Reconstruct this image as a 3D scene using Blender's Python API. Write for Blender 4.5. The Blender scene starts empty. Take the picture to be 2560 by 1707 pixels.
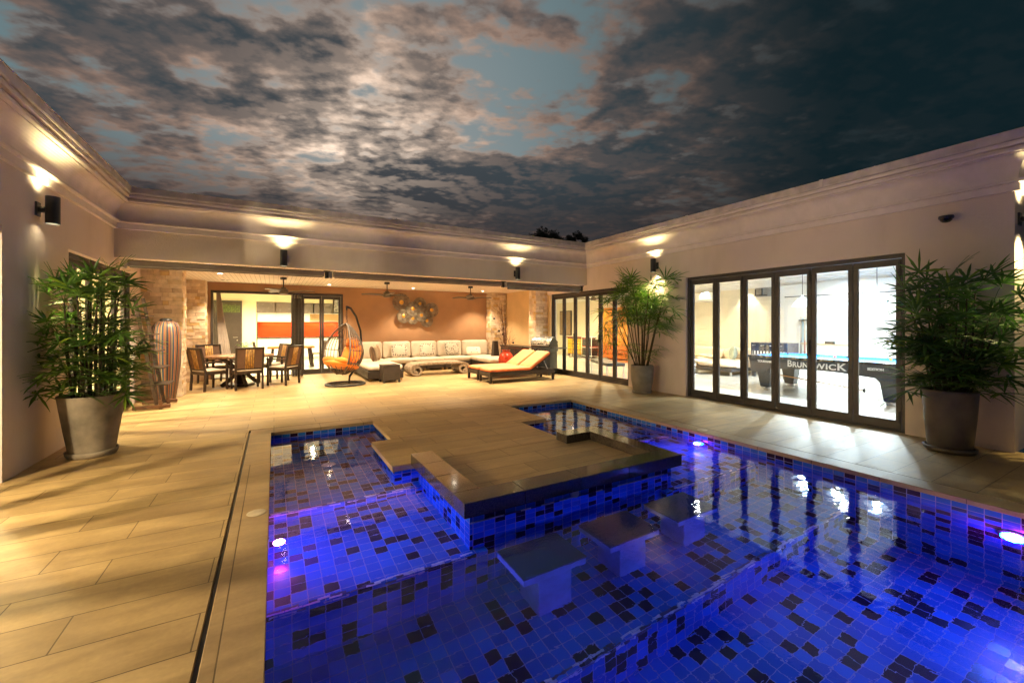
import bpy, math, random
from mathutils import Vector, Matrix
R = math.radians
S = bpy.context.scene
COL = S.collection
random.seed(7)

# ------------------------------------------------------------------ mesh builder
class MB:
    def __init__(s):
        s.v = []; s.f = []; s.sm = []
    def add(s, vs, fs, smooth=False):
        b = len(s.v)
        s.v += [tuple(p) for p in vs]
        s.f += [tuple(i + b for i in f) for f in fs]
        s.sm += [smooth] * len(fs)
        return s
    def box(s, x0, y0, z0, x1, y1, z1, M=None):
        vs = [Vector((x, y, z)) for z in (z0, z1) for y in (y0, y1) for x in (x0, x1)]
        if M is not None: vs = [M @ p for p in vs]
        return s.add(vs, [(0, 2, 3, 1), (4, 5, 7, 6), (0, 1, 5, 4), (2, 6, 7, 3), (0, 4, 6, 2), (1, 3, 7, 5)])
    def cbox(s, c, d, rz=0, rx=0, ry=0):
        M = Matrix.Translation(c) @ Matrix.Rotation(rz, 4, 'Z') @ Matrix.Rotation(ry, 4, 'Y') @ Matrix.Rotation(rx, 4, 'X')
        return s.box(-d[0]/2, -d[1]/2, -d[2]/2, d[0]/2, d[1]/2, d[2]/2, M)
    def bar(s, p, q, w, t, up=(0, 0, 1)):
        p = Vector(p); q = Vector(q); d = (q - p); L = d.length; d.normalize()
        u = Vector(up)
        if abs(d.dot(u)) > .98: u = Vector((0, 1, 0))
        x = d.cross(u).normalized(); y = x.cross(d).normalized()
        M = Matrix((x, y, d)).transposed().to_4x4(); M.translation = p
        return s.box(-w/2, -t/2, 0, w/2, t/2, L, M)
    def tube(s, pts, r, n=8, closed=False, cap=True):
        P = [Vector(p) for p in pts]; m = len(P)
        rr = r if isinstance(r, (list, tuple)) else [r] * m
        T = []
        for i in range(m):
            a = P[i-1] if (i > 0 or closed) else P[i]
            b = P[(i+1) % m] if (i < m-1 or closed) else P[i]
            t = (b - a)
            T.append(t.normalized() if t.length > 1e-9 else Vector((0, 0, 1)))
        u = Vector((0, 0, 1)) if abs(T[0].z) < .9 else Vector((1, 0, 0))
        u = (u - T[0] * u.dot(T[0])).normalized()
        vs = []
        for i in range(m):
            u = (u - T[i] * u.dot(T[i]))
            u = u.normalized() if u.length > 1e-6 else T[i].orthogonal().normalized()
            w = T[i].cross(u)
            for k in range(n):
                a = 2 * math.pi * k / n
                vs.append(P[i] + (u * math.cos(a) + w * math.sin(a)) * rr[i])
        fs = []
        for i in range(m if closed else m - 1):
            j = (i + 1) % m
            for k in range(n):
                l = (k + 1) % n
                fs.append((i*n+k, i*n+l, j*n+l, j*n+k))
        s.add(vs, fs, True)
        if cap and not closed:
            b = len(s.v) - len(vs)
            s.f += [tuple(b + k for k in reversed(range(n))), tuple(b + (m-1)*n + k for k in range(n))]; s.sm += [False, False]
        return s
    def cyl(s, p, q, r0, r1=None, n=20, cap=True):
        return s.tube([p, q], [r0, r0 if r1 is None else r1], n, False, cap)
    def lathe(s, prof, c=(0, 0, 0), n=36, smooth=True, wob=0, M=None):
        vs = []
        for (r, z) in prof:
            for k in range(n):
                a = 2*math.pi*k/n
                p = Vector((c[0] + r*math.cos(a), c[1] + r*math.sin(a), c[2] + z))
                vs.append(M @ p if M is not None else p)
        fs = []
        for i in range(len(prof)-1):
            for k in range(n):
                l = (k+1) % n
                fs.append((i*n+k, i*n+l, (i+1)*n+l, (i+1)*n+k))
        return s.add(vs, fs, smooth)
    def prism(s, poly, axis, a, b):
        """extrude a 2D polygon along an axis: axis 'x' -> poly is (y,z), 'y' -> (x,z), 'z' -> (x,y)"""
        n = len(poly)
        def P(u, w, t): return {'x': (t, u, w), 'y': (u, t, w), 'z': (u, w, t)}[axis]
        vs = [P(u, w, a) for u, w in poly] + [P(u, w, b) for u, w in poly]
        fs = [tuple(range(n)), tuple(reversed(range(n, 2*n)))] + [(i, (i+1) % n, (i+1) % n + n, i + n) for i in range(n)]
        return s.add(vs, fs)
    def pillow(s, c, d, M=None, e=4.0, n=14, puff=1.0, ax='z'):
        """rounded cushion: superellipsoid grid, d = full sizes"""
        vs = []; fs = []; m = n * 2
        if ax == 'y': d = (d[0], d[2], d[1])
        elif ax == 'x': d = (d[1], d[2], d[0])
        for i in range(n + 1):
            ph = -math.pi/2 + math.pi*i/n
            for k in range(m):
                th = 2*math.pi*k/m
                def pw(x, e): return math.copysign(abs(x) ** (2/e), x)
                p = Vector((pw(math.cos(ph), puff*2)*pw(math.cos(th), e)*d[0]/2, pw(math.cos(ph), puff*2)*pw(math.sin(th), e)*d[1]/2, pw(math.sin(ph), puff*2)*d[2]/2))
                if ax == 'y': p = Vector((p.x, -p.z, p.y))
                elif ax == 'x': p = Vector((p.z, p.x, p.y))
                p = (M @ p if M is not None else p) + Vector(c)
                vs.append(p)
        for i in range(n):
            for k in range(m):
                l = (k+1) % m
                fs.append((i*m+k, i*m+l, (i+1)*m+l, (i+1)*m+k))
        return s.add(vs, fs, True)
    def xf(s, M, start=0):
        for i in range(start, len(s.v)): s.v[i] = tuple(M @ Vector(s.v[i]))
        return s
    def build(s, name, mat, parent=None, bev=0, off=None, seg=2):
        me = bpy.data.meshes.new(name)
        vs = s.v
        if off is not None: vs = [(x-off[0], y-off[1], z-off[2]) for x, y, z in vs]
        me.from_pydata(vs, [], s.f); me.update()
        me.polygons.foreach_set('use_smooth', s.sm)
        if mat is not None: me.materials.append(mat)
        o = bpy.data.objects.new(name, me); COL.objects.link(o)
        if parent is not None: o.parent = parent
        if bev:
            m = o.modifiers.new('bevel', 'BEVEL'); m.width = bev; m.segments = seg; m.limit_method = 'ANGLE'; m.angle_limit = R(50)
            m.harden_normals = False
        return o

def thing(name, label, cat, loc=(0, 0, 0), rz=0, group=None):
    o = bpy.data.objects.new(name, None); COL.objects.link(o)
    o.location = loc; o.rotation_euler = (0, 0, rz); o.empty_display_size = .1
    return tag(o, label, cat, group)
def tag(o, label, cat, group=None):
    o['label'] = label; o['category'] = cat
    if group: o['group'] = group
    return o
def struct(o, kind='structure'):
    o['kind'] = kind; return o
def dup(root, loc=None, rz=None, label=None):
    r = root.copy(); COL.objects.link(r)
    if loc is not None: r.location = loc
    if rz is not None: r.rotation_euler = (0, 0, rz)
    if label: r['label'] = label
    for ch in list(root.children):
        c = ch.copy(); COL.objects.link(c); c.parent = r
        for g in list(ch.children):
            d = g.copy(); COL.objects.link(d); d.parent = c
    return r
def lamp(name, kind, loc, energy, col, parent=None, rot=(0, 0, 0), **kw):
    l = bpy.data.lights.new(name, kind); l.energy = energy; l.color = col
    for k, v in kw.items(): setattr(l, k, v)
    o = bpy.data.objects.new(name, l); COL.objects.link(o); o.location = loc; o.rotation_euler = rot
    if parent is not None: o.parent = parent
    return o
def aim(o, d):
    o.rotation_euler = Vector(d).to_track_quat('-Z', 'Y').to_euler()

# ------------------------------------------------------------------ materials
def new_mat(name):
    m = bpy.data.materials.new(name); m.use_nodes = True
    nt = m.node_tree; bs = nt.nodes['Principled BSDF']
    return m, nt, bs
def nd(nt, t, **kw):
    n = nt.nodes.new(t)
    for k, v in kw.items(): setattr(n, k, v)
    return n
def math_(nt, op, a, b=None, c=None, clamp=False):
    n = nd(nt, 'ShaderNodeMath', operation=op); n.use_clamp = clamp
    for i, x in enumerate((a, b, c)):
        if x is None: continue
        if isinstance(x, (int, float)): n.inputs[i].default_value = x
        else: nt.links.new(x, n.inputs[i])
    return n.outputs[0]
def mixc(nt, fac, a, b, blend='MIX'):
    n = nd(nt, 'ShaderNodeMix', data_type='RGBA', blend_type=blend)
    for i, x in ((0, fac), (6, a), (7, b)):
        if isinstance(x, (int, float)): n.inputs[i].default_value = x
        elif isinstance(x, (tuple, list)): n.inputs[i].default_value = (*x[:3], 1)
        else: nt.links.new(x, n.inputs[i])
    return n.outputs[2]
def ramp(nt, fac, stops, interp='LINEAR'):
    n = nd(nt, 'ShaderNodeValToRGB'); cr = n.color_ramp; cr.interpolation = interp
    while len(cr.elements) < len(stops): cr.elements.new(.5)
    for e, (p, c) in zip(cr.elements, stops):
        e.position = p; e.color = (*c, 1) if len(c) == 3 else c
    nt.links.new(fac, n.inputs[0]); return n.outputs[0]
def noise(nt, vec, scale, detail=4, rough=.55, dist=0):
    n = nd(nt, 'ShaderNodeTexNoise'); n.inputs['Scale'].default_value = scale; n.inputs['Detail'].default_value = detail
    n.inputs['Roughness'].default_value = rough; n.inputs['Distortion'].default_value = dist
    if vec is not None: nt.links.new(vec, n.inputs['Vector'])
    return n
def objco(nt): return nd(nt, 'ShaderNodeTexCoord').outputs['Object']
def pos(nt): return nd(nt, 'ShaderNodeNewGeometry').outputs['Position']
def bump(nt, bs, h, strength=.3, dist=.01):
    b = nd(nt, 'ShaderNodeBump'); b.inputs['Strength'].default_value = strength; b.inputs['Distance'].default_value = dist
    nt.links.new(h, b.inputs['Height']); nt.links.new(b.outputs[0], bs.inputs['Normal']); return b
def mat(name, col, rough=.5, metal=0., var=.15, vscale=6., bmp=0., bscale=60., spec=.5, sheen=0., coat=0., col2=None, stretch=None):
    m, nt, bs = new_mat(name)
    co = objco(nt)
    if stretch:
        mp = nd(nt, 'ShaderNodeMapping'); mp.inputs['Scale'].default_value = stretch; nt.links.new(co, mp.inputs[0]); co = mp.outputs[0]
    n = noise(nt, co, vscale, 5)
    c2 = col2 if col2 else tuple(c * (1 - var * 2) for c in col)
    c1 = tuple(min(1, c * (1 + var)) for c in col) if not col2 else col
    f = ramp(nt, n.outputs['Fac'], [(.32, (0, 0, 0)), (.68, (1, 1, 1))])
    nt.links.new(mixc(nt, f, c2, c1), bs.inputs['Base Color'])
    r = math_(nt, 'MULTIPLY_ADD', n.outputs['Fac'], .2, rough - .1, clamp=True); nt.links.new(r, bs.inputs['Roughness'])
    bs.inputs['Metallic'].default_value = metal; bs.inputs['Specular IOR Level'].default_value = spec
    if sheen: bs.inputs['Sheen Weight'].default_value = sheen
    if coat: bs.inputs['Coat Weight'].default_value = coat; bs.inputs['Coat Roughness'].default_value = .05
    if bmp: bump(nt, bs, noise(nt, co, bscale, 3).outputs['Fac'], bmp, .01)
    return m
def emit(name, col, strength):
    m, nt, bs = new_mat(name)
    bs.inputs['Base Color'].default_value = (.8, .8, .8, 1)
    bs.inputs['Emission Color'].default_value = (*col, 1); bs.inputs['Emission Strength'].default_value = strength
    return m
def boxuv(nt):
    """world position laid on the dominant face plane -> (u, v, 0)"""
    g = nd(nt, 'ShaderNodeNewGeometry')
    sp = nd(nt, 'ShaderNodeSeparateXYZ'); nt.links.new(g.outputs['Position'], sp.inputs[0])
    sn = nd(nt, 'ShaderNodeSeparateXYZ'); nt.links.new(g.outputs['True Normal'], sn.inputs[0])
    nx = math_(nt, 'GREATER_THAN', math_(nt, 'ABSOLUTE', sn.outputs[0]), .7)
    nz = math_(nt, 'GREATER_THAN', math_(nt, 'ABSOLUTE', sn.outputs[2]), .7)
    def lerp(a, b, f): return math_(nt, 'ADD', math_(nt, 'MULTIPLY', a, math_(nt, 'SUBTRACT', 1., f)), math_(nt, 'MULTIPLY', b, f))
    u = lerp(sp.outputs[0], sp.outputs[1], nx)
    v = lerp(sp.outputs[2], sp.outputs[1], nz)
    c = nd(nt, 'ShaderNodeCombineXYZ'); nt.links.new(u, c.inputs[0]); nt.links.new(v, c.inputs[1])
    return c.outputs[0], u, v

def stucco(name, col):
    m, nt, bs = new_mat(name); p = pos(nt)
    n1 = noise(nt, p, 1.3, 5).outputs['Fac']; n2 = noise(nt, p, 55, 6, .7).outputs['Fac']
    base = mixc(nt, n1, tuple(c*.86 for c in col), tuple(min(1, c*1.06) for c in col))
    mp = nd(nt, 'ShaderNodeMapping'); mp.inputs['Scale'].default_value = (2.5, 2.5, .6); nt.links.new(p, mp.inputs[0])
    streak = ramp(nt, noise(nt, mp.outputs[0], 1., 5, .6).outputs['Fac'], [(.25, (.91, .90, .88)), (.5, (1, 1, 1))])
    nt.links.new(mixc(nt, 1., base, streak, 'MULTIPLY'), bs.inputs['Base Color'])
    bs.inputs['Roughness'].default_value = .85
    bump(nt, bs, n2, .55, .008); return m
def paving(name, c1, c2, w=.9, h=.3, rough=.45):
    m, nt, bs = new_mat(name)
    co, u, v = boxuv(nt)
    b = nd(nt, 'ShaderNodeTexBrick'); b.offset = .37; b.offset_frequency = 2; b.squash = 1
    nt.links.new(co, b.inputs['Vector'])
    b.inputs['Scale'].default_value = 1; b.inputs['Brick Width'].default_value = w; b.inputs['Row Height'].default_value = h
    b.inputs['Mortar Size'].default_value = .0038; b.inputs['Mortar Smooth'].default_value = .2; b.inputs['Bias'].default_value = 0
    b.inputs['Color1'].default_value = (*c1, 1); b.inputs['Color2'].default_value = (*c2, 1)
    b.inputs['Mortar'].default_value = (c1[0]*.30, c1[1]*.27, c1[2]*.22, 1)
    mp = nd(nt, 'ShaderNodeMapping'); mp.inputs['Scale'].default_value = (1.2, 5, 1); nt.links.new(co, mp.inputs[0])
    n = noise(nt, mp.outputs[0], 1.6, 6, .6, .6).outputs['Fac']
    n2 = noise(nt, co, 38, 4).outputs['Fac']
    f = ramp(nt, n, [(.3, (.74, .7, .66)), (.7, (1.12, 1.1, 1.06))])
    c = mixc(nt, 1., b.outputs['Color'], f, 'MULTIPLY')
    big = ramp(nt, noise(nt, co, .55, 5, .6, .5).outputs['Fac'], [(.35, (.80, .78, .75)), (.55, (1.03, 1.02, 1.0))])
    c = mixc(nt, 1., c, big, 'MULTIPLY')
    c = mixc(nt, .25, c, mixc(nt, 1., c, ramp(nt, n2, [(.2, (.6, .6, .6)), (.8, (1.3, 1.3, 1.3))]), 'MULTIPLY'))
    nt.links.new(c, bs.inputs['Base Color'])
    nt.links.new(math_(nt, 'MULTIPLY_ADD', n, .3, rough - .15), bs.inputs['Roughness'])
    hgt = math_(nt, 'MULTIPLY_ADD', math_(nt, 'SUBTRACT', 1., b.outputs['Fac']), 1., math_(nt, 'MULTIPLY', n2, .12))
    bump(nt, bs, hgt, .5, .004); return m
def pooltile(name):
    m, nt, bs = new_mat(name)
    co, u, v = boxuv(nt); T = .1
    us = math_(nt, 'DIVIDE', u, T); vs = math_(nt, 'DIVIDE', v, T)
    fu = math_(nt, 'FLOOR', us); fv = math_(nt, 'FLOOR', vs)
    c = nd(nt, 'ShaderNodeCombineXYZ'); nt.links.new(fu, c.inputs[0]); nt.links.new(fv, c.inputs[1])
    w = nd(nt, 'ShaderNodeTexWhiteNoise', noise_dimensions='2D'); nt.links.new(c.outputs[0], w.inputs['Vector'])
    sp = nd(nt, 'ShaderNodeSeparateColor'); nt.links.new(w.outputs['Color'], sp.inputs[0])
    du = math_(nt, 'ABSOLUTE', math_(nt, 'SUBTRACT', math_(nt, 'FRACT', us), .5)); dv = math_(nt, 'ABSOLUTE', math_(nt, 'SUBTRACT', math_(nt, 'FRACT', vs), .5))
    g = math_(nt, 'GREATER_THAN', math_(nt, 'MAXIMUM', du, dv), .472)
    dark = math_(nt, 'GREATER_THAN', sp.outputs[0], .77)
    blue = mixc(nt, sp.outputs[1], (.016, .10, .42), (.03, .19, .66))
    t = mixc(nt, dark, blue, (.022, .007, .030))
    t = mixc(nt, g, t, (.34, .34, .55))
    nt.links.new(t, bs.inputs['Base Color']); bs.inputs['Roughness'].default_value = .25
    bump(nt, bs, math_(nt, 'SUBTRACT', 1., g), .3, .002); return m
def islands(name, cols, rough=.8, bmp=.5, bscale=30, spec=.4):
    """one colour per loose piece of the mesh (bricks, mosaic bars)"""
    m, nt, bs = new_mat(name)
    g = nd(nt, 'ShaderNodeNewGeometry')
    k = len(cols)
    c = ramp(nt, g.outputs['Random Per Island'], [(i / k, c) for i, c in enumerate(cols)], 'CONSTANT')
    n = noise(nt, g.outputs['Position'], 9, 6, .6).outputs['Fac']
    c = mixc(nt, 1., c, ramp(nt, n, [(.25, (.72, .7, .66)), (.75, (1.15, 1.13, 1.1))]), 'MULTIPLY')
    nt.links.new(c, bs.inputs['Base Color']); bs.inputs['Roughness'].default_value = rough; bs.inputs['Specular IOR Level'].default_value = spec
    if bmp: bump(nt, bs, noise(nt, g.outputs['Position'], bscale, 8, .65).outputs['Fac'], bmp, .012)
    return m
def glass(name, tint=(.96, .98, .97), refl=1.):
    m = bpy.data.materials.new(name); m.use_nodes = True; nt = m.node_tree
    for n in list(nt.nodes): nt.nodes.remove(n)
    out = nd(nt, 'ShaderNodeOutputMaterial'); tr = nd(nt, 'ShaderNodeBsdfTransparent'); gl = nd(nt, 'ShaderNodeBsdfGlossy')
    tr.inputs[0].default_value = (*tint, 1); gl.inputs['Roughness'].default_value = .01
    ge = nd(nt, 'ShaderNodeNewGeometry'); dt = nd(nt, 'ShaderNodeVectorMath', operation='DOT_PRODUCT')
    nt.links.new(ge.outputs['Normal'], dt.inputs[0]); nt.links.new(ge.outputs['Incoming'], dt.inputs[1])
    k5 = math_(nt, 'POWER', math_(nt, 'SUBTRACT', 1., math_(nt, 'ABSOLUTE', dt.outputs['Value'])), 5.)
    mx = nd(nt, 'ShaderNodeMixShader')
    nt.links.new(math_(nt, 'MULTIPLY_ADD', k5, .9 * refl, .04 * refl, clamp=True), mx.inputs[0]); nt.links.new(tr.outputs[0], mx.inputs[1]); nt.links.new(gl.outputs[0], mx.inputs[2])
    nt.links.new(mx.outputs[0], out.inputs[0]); return m
def stripes(name, axis, period, cols, rough=.6, bmp=0):
    """repeating coloured stripes across an object axis (weave, slats, fabric)"""
    m, nt, bs = new_mat(name)
    sp = nd(nt, 'ShaderNodeSeparateXYZ'); nt.links.new(objco(nt), sp.inputs[0])
    f = math_(nt, 'FRACT', math_(nt, 'DIVIDE', sp.outputs[axis], period))
    k = len(cols)
    c = ramp(nt, f, [(i / k, c) for i, c in enumerate(cols)], 'CONSTANT')
    nt.links.new(c, bs.inputs['Base Color']); bs.inputs['Roughness'].default_value = rough
    if bmp: bump(nt, bs, math_(nt, 'ABSOLUTE', math_(nt, 'SUBTRACT', math_(nt, 'FRACT', math_(nt, 'MULTIPLY', f, k)), .5)), bmp, .004)
    return m
def weave(name, c1, c2, scale=60, rough=.55):
    m, nt, bs = new_mat(name); co = objco(nt)
    sp = nd(nt, 'ShaderNodeSeparateXYZ'); nt.links.new(co, sp.inputs[0])
    a = math_(nt, 'SINE', math_(nt, 'MULTIPLY', math_(nt, 'ADD', sp.outputs[0], sp.outputs[1]), scale * 3))
    b = math_(nt, 'SINE', math_(nt, 'MULTIPLY', sp.outputs[2], scale * 4.5))
    h = math_(nt, 'MULTIPLY', a, b); f = math_(nt, 'MULTIPLY_ADD', h, .5, .5)
    n = noise(nt, co, 8, 4).outputs['Fac']
    nt.links.new(mixc(nt, math_(nt, 'MULTIPLY', f, n, clamp=True), c1, c2), bs.inputs['Base Color'])
    bs.inputs['Roughness'].default_value = rough; bump(nt, bs, f, .6, .006); return m
def dots(name, base, dot, scale=18, thr=.33):
    m, nt, bs = new_mat(name)
    v = nd(nt, 'ShaderNodeTexVoronoi'); v.inputs['Scale'].default_value = scale; v.inputs['Randomness'].default_value = .35
    nt.links.new(objco(nt), v.inputs['Vector'])
    f = math_(nt, 'LESS_THAN', v.outputs['Distance'], thr)
    nt.links.new(mixc(nt, f, base, dot), bs.inputs['Base Color']); bs.inputs['Roughness'].default_value = .9; return m
M = {}
M['wall'] = stucco('stucco_wall', (.74, .63, .58))
M['wallbeam'] = stucco('stucco_beam', (.78, .68, .58))
M['cornice'] = mat('cornice_paint', (.76, .68, .68), .7, var=.04, bmp=.05)
M['gutter'] = mat('gutter_metal', (.58, .53, .53), .5, var=.12)
M['ceil'] = stripes('ceiling_boards', 0, .1, [(.84, .76, .66)]*11 + [(.40, .34, .28)], .6, .1)
M['brown'] = mat('brown_wall', (.40, .225, .12), .75, var=.06, vscale=2, bmp=.12)
M['cream'] = mat('cream_wall', (.78, .70, .46), .8, var=.03, vscale=1)
M['ochre'] = mat('ochre_wall', (.72, .50, .26), .8, var=.05, vscale=2)
M['white'] = mat('white_paint', (.82, .82, .80), .6, var=.03)
M['roomwall'] = mat('room_wall', (.76, .70, .55), .8, var=.03, vscale=1)
M['whitewall'] = mat('white_wall', (.80, .80, .76), .8, var=.03, vscale=1)
M['floor'] = mat('polished_floor_tile', (.66, .63, .57), .12, var=.04, vscale=2, spec=.6)
M['frame'] = mat('bronze_frame', (.062, .055, .052), .45, var=.12, metal=.3)
M['glass'] = glass('window_glass')
M['deck'] = paving('deck_paving', (.53, .385, .195), (.40, .285, .14))
M['coping'] = paving('coping_paving', (.46, .33, .18), (.41, .295, .16), .6, 5.3)
M['tile'] = pooltile('pool_tile')
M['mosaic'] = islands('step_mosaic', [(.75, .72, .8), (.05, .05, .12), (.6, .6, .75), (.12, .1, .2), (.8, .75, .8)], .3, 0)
M['granite'] = mat('black_granite', (.085, .066, .050), .14, var=.3, vscale=90, spec=.7, coat=.3)
M['dark'] = mat('dark_metal', (.03, .03, .032), .4, var=.2)
M['darkwood'] = mat('dark_wood', (.035, .022, .016), .4, var=.3, vscale=9, stretch=(6, 6, 1))
M['wood'] = mat('table_wood', (.26, .13, .06), .3, var=.3, vscale=5, stretch=(1, 8, 1))
M['stone'] = islands('sandstone_cladding', [(.74, .61, .46), (.78, .66, .52), (.70, .56, .40), (.80, .69, .54), (.74, .60, .47), (.66, .47, .24), (.77, .65, .54), (.58, .45, .34)], .9, .8, 26)
M['pot'] = mat('weathered_pot', (.36, .30, .23), .85, vscale=3.2, bmp=.2, bscale=20, col2=(.13, .11, .085))
M['soil'] = mat('soil', (.03, .02, .013), .95, var=.4, vscale=30, bmp=.8)
def leaf_mat(name, c1, c2):
    m = mat(name, c1, .38, vscale=4, col2=c2); nt = m.node_tree; bs = nt.nodes['Principled BSDF']; out = nt.nodes['Material Output']
    g = nd(nt, 'ShaderNodeNewGeometry'); base = bs.inputs['Base Color'].links[0].from_socket
    c = mixc(nt, 1., base, ramp(nt, g.outputs['Random Per Island'], [(0, (.6, .65, .6)), (.55, (1, 1, 1)), (.9, (1.35, 1.25, .9)), (.97, (2.6, 1.7, .9))]), 'MULTIPLY')
    nt.links.new(c, bs.inputs['Base Color'])
    tl = nd(nt, 'ShaderNodeBsdfTranslucent'); nt.links.new(c, tl.inputs[0]); mx = nd(nt, 'ShaderNodeMixShader'); mx.inputs[0].default_value = .3
    nt.links.new(bs.outputs[0], mx.inputs[1]); nt.links.new(tl.outputs[0], mx.inputs[2]); nt.links.new(mx.outputs[0], out.inputs[0]); return m
M['leaf'] = leaf_mat('palm_leaf', (.13, .27, .04), (.055, .14, .025))
M['cane'] = mat('palm_cane', (.07, .055, .025), .7, var=.4, vscale=20)
M['steel'] = mat('brushed_steel', (.6, .6, .6), .3, metal=1., var=.08)
M['cush'] = mat('cream_fabric', (.66, .58, .47), .9, var=.05, bmp=.25, bscale=220, sheen=.2)
M['orange'] = mat('orange_fabric', (.85, .26, .03), .85, var=.1, bmp=.25, bscale=160, sheen=.2)
M['peach'] = mat('faded_orange_fabric', (.72, .33, .15), .85, var=.08, bmp=.2, bscale=160)
M['tan'] = mat('tan_fabric', (.34, .24, .15), .9, var=.1, bmp=.3, bscale=120)
M['wicker'] = weave('dark_wicker', (.02, .014, .010), (.10, .07, .05), 55)
M['rattan'] = weave('brown_woven_back', (.10, .05, .03), (.22, .12, .07), 80)
M['bamboo'] = mat('bamboo_slats', (.55, .32, .10), .5, var=.3, vscale=12, stretch=(4, 4, 1))
M['carved'] = mat('carved_stone', (.40, .31, .22), .8, var=.25, vscale=14, bmp=.8, bscale=45)
M['red'] = mat('red_glaze', (.50, .05, .02), .2, var=.2, coat=.5)
M['twig'] = mat('dry_branch', (.16, .08, .04), .8, var=.3, vscale=20)
M['bronze'] = mat('bronze_disc', (.27, .23, .17), .4, metal=.35, var=.3, vscale=10)
M['gold'] = mat('gold_leaf', (.80, .42, .08), .35, metal=.8, var=.2)
M['blind'] = mat('grey_cassette', (.17, .15, .14), .5, var=.06)
M['lit'] = emit('lamp_glow', (1., .84, .48), 30.)
M['downglow'] = emit('downlight_glow', (1., .90, .72), 25.)
M['poolglow'] = emit('pool_lamp_glow', (1., .16, 1.), 5.)
# ================================================================== SETTING: ground, paving, pool
WZ = -.10                                                    # water level
PX0, PX1, PY0, PY1 = -.035, 5.2, -4.0, 6.74                  # pool outline
g = MB()
for r in ((-400, -400, -9, 400), (15, -400, 400, 400), (-9, 24, 15, 400), (-9, -400, 15, -6)):
    x0, y0, x1, y1 = r; g.add([(x0, y0, -.06), (x1, y0, -.06), (x1, y1, -.06), (x0, y1, -.06)], [(0, 1, 2, 3)])
struct(g.build('ground', mat('night_ground', (.035, .04, .02), .95, var=.4, vscale=.6)))
d = MB()
for r in ((-2.47, -6, -.31, 14.3), (-.31, 7.046, 5.476, 14.3), (5.476, -6, 7.66, 14.3), (-.31, -6, 5.476, -4.26)):
    x0, y0, x1, y1 = r; d.box(x0, y0, -.05, x1, y1, 0)
struct(d.build('patio_paving', M['deck']))
d = MB()                                                     # paved peninsula running out into the pool
d.box(1.345, 5.572, -.06, 3.80, 7.040, 0); d.box(1.09, 4.482, -.06, 3.33, 5.572, 0); d.box(1.533, 3.255, -.06, 3.607, 4.482, 0)
struct(d.build('peninsula_paving', M['deck'], bev=.006))
ch = MB(); ch.box(-.312, -4.3, -.06, -.285, 7.05, -.03); ch.box(-.31, 7.036, -.06, 5.48, 7.05, -.02); ch.box(5.468, -4.3, -.06, 5.478, 7.05, -.02)
struct(ch.build('drain_channel', M['dark']))

pool = thing('swimming_pool', 'sunken blue and black tiled swimming pool with submerged steps', 'swimming pool', (2.6, 3.0, 0))
def wpart(mb, name, m, par, bev=0, seg=2): return mb.build(name, m, par, bev, tuple(par.location), seg)
b = MB()
b.box(-.285, -4.2, -1.75, -.055, 6.98, -.046); b.box(5.22, -4.2, -1.75, 5.45, 6.98, -.046)
b.box(-.055, 6.76, -1.75, 5.22, 6.98, -.046); b.box(-.055, -4.2, -1.75, 5.22, -4.0, -.046)
b.box(-.055, 4.34, -1.6, 1.5, 6.76, -.40); b.box(-.055, 3.03, -1.6, 1.5, 4.34, -.55)
b.box(3.2, 4.34, -1.6, 5.22, 6.76, -.40); b.box(3.6, 3.03, -1.6, 5.22, 4.34, -.55)
b.box(-.055, 2.1, -1.65, 5.22, 3.08, -1.10); b.box(-.055, -4.0, -1.75, 5.22, 2.1, -1.50)
b.box(1.375, 5.60, -1.55, 3.77, 6.76, -.062); b.box(1.12, 4.51, -1.5, 3.30, 5.60, -.062)
wpart(b, 'basin', M['tile'], pool)
c = MB()
c.box(-.285, -4.26, -.046, PX0, 6.74, 0); c.box(5.2, -4.26, -.046, 5.468, 6.74, 0)
c.box(-.285, 6.74, -.046, 1.342, 7.036, 0); c.box(3.803, 6.74, -.046, 5.468, 7.036, 0); c.box(-.285, -4.26, -.046, 5.468, -4.0, -.002)
wpart(c, 'coping', M['coping'], pool, .004)
rnd = random.Random(3)
for (x0, x1, y, z) in ((-.05, 1.37, 3.03, -.55), (-.05, 1.37, 4.34, -.40), (3.76, 5.21, 3.03, -.55), (3.76, 5.21, 4.34, -.40), (-.05, 5.21, 2.1, -1.10)):
    mo = MB()
    for row in range(3):
        x = x0 + rnd.random() * .03
        while x < x1 - .09:
            L = rnd.choice((.05, .075, .10))
            if rnd.random() < .72:
                if row < 2: mo.box(x, y + .004 + row*.02, z - .01, x + L, y + .020 + row*.02, z + .004)
                else: mo.box(x, y - .004, z - .026, x + L, y + .006, z - .010)
            x += L + .004
    wpart(mo, 'mosaic_and_waterline_edging', M['mosaic'], pool)
def wall_ring(y, z, x):
    m = MB(); m.lathe([(0, .012), (.03, .012), (.045, .006), (.06, .0)], n=20); return m
dr = MB(); dr.lathe([(0, .01), (.02, .012), (.025, .004), (.05, .012), (.075, .010), (.08, 0)], (.58, 5.53, -.40), 24)
wpart(dr, 'drain_cover', mat('drain_plastic', (.6, .5, .65), .4), pool)
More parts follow.
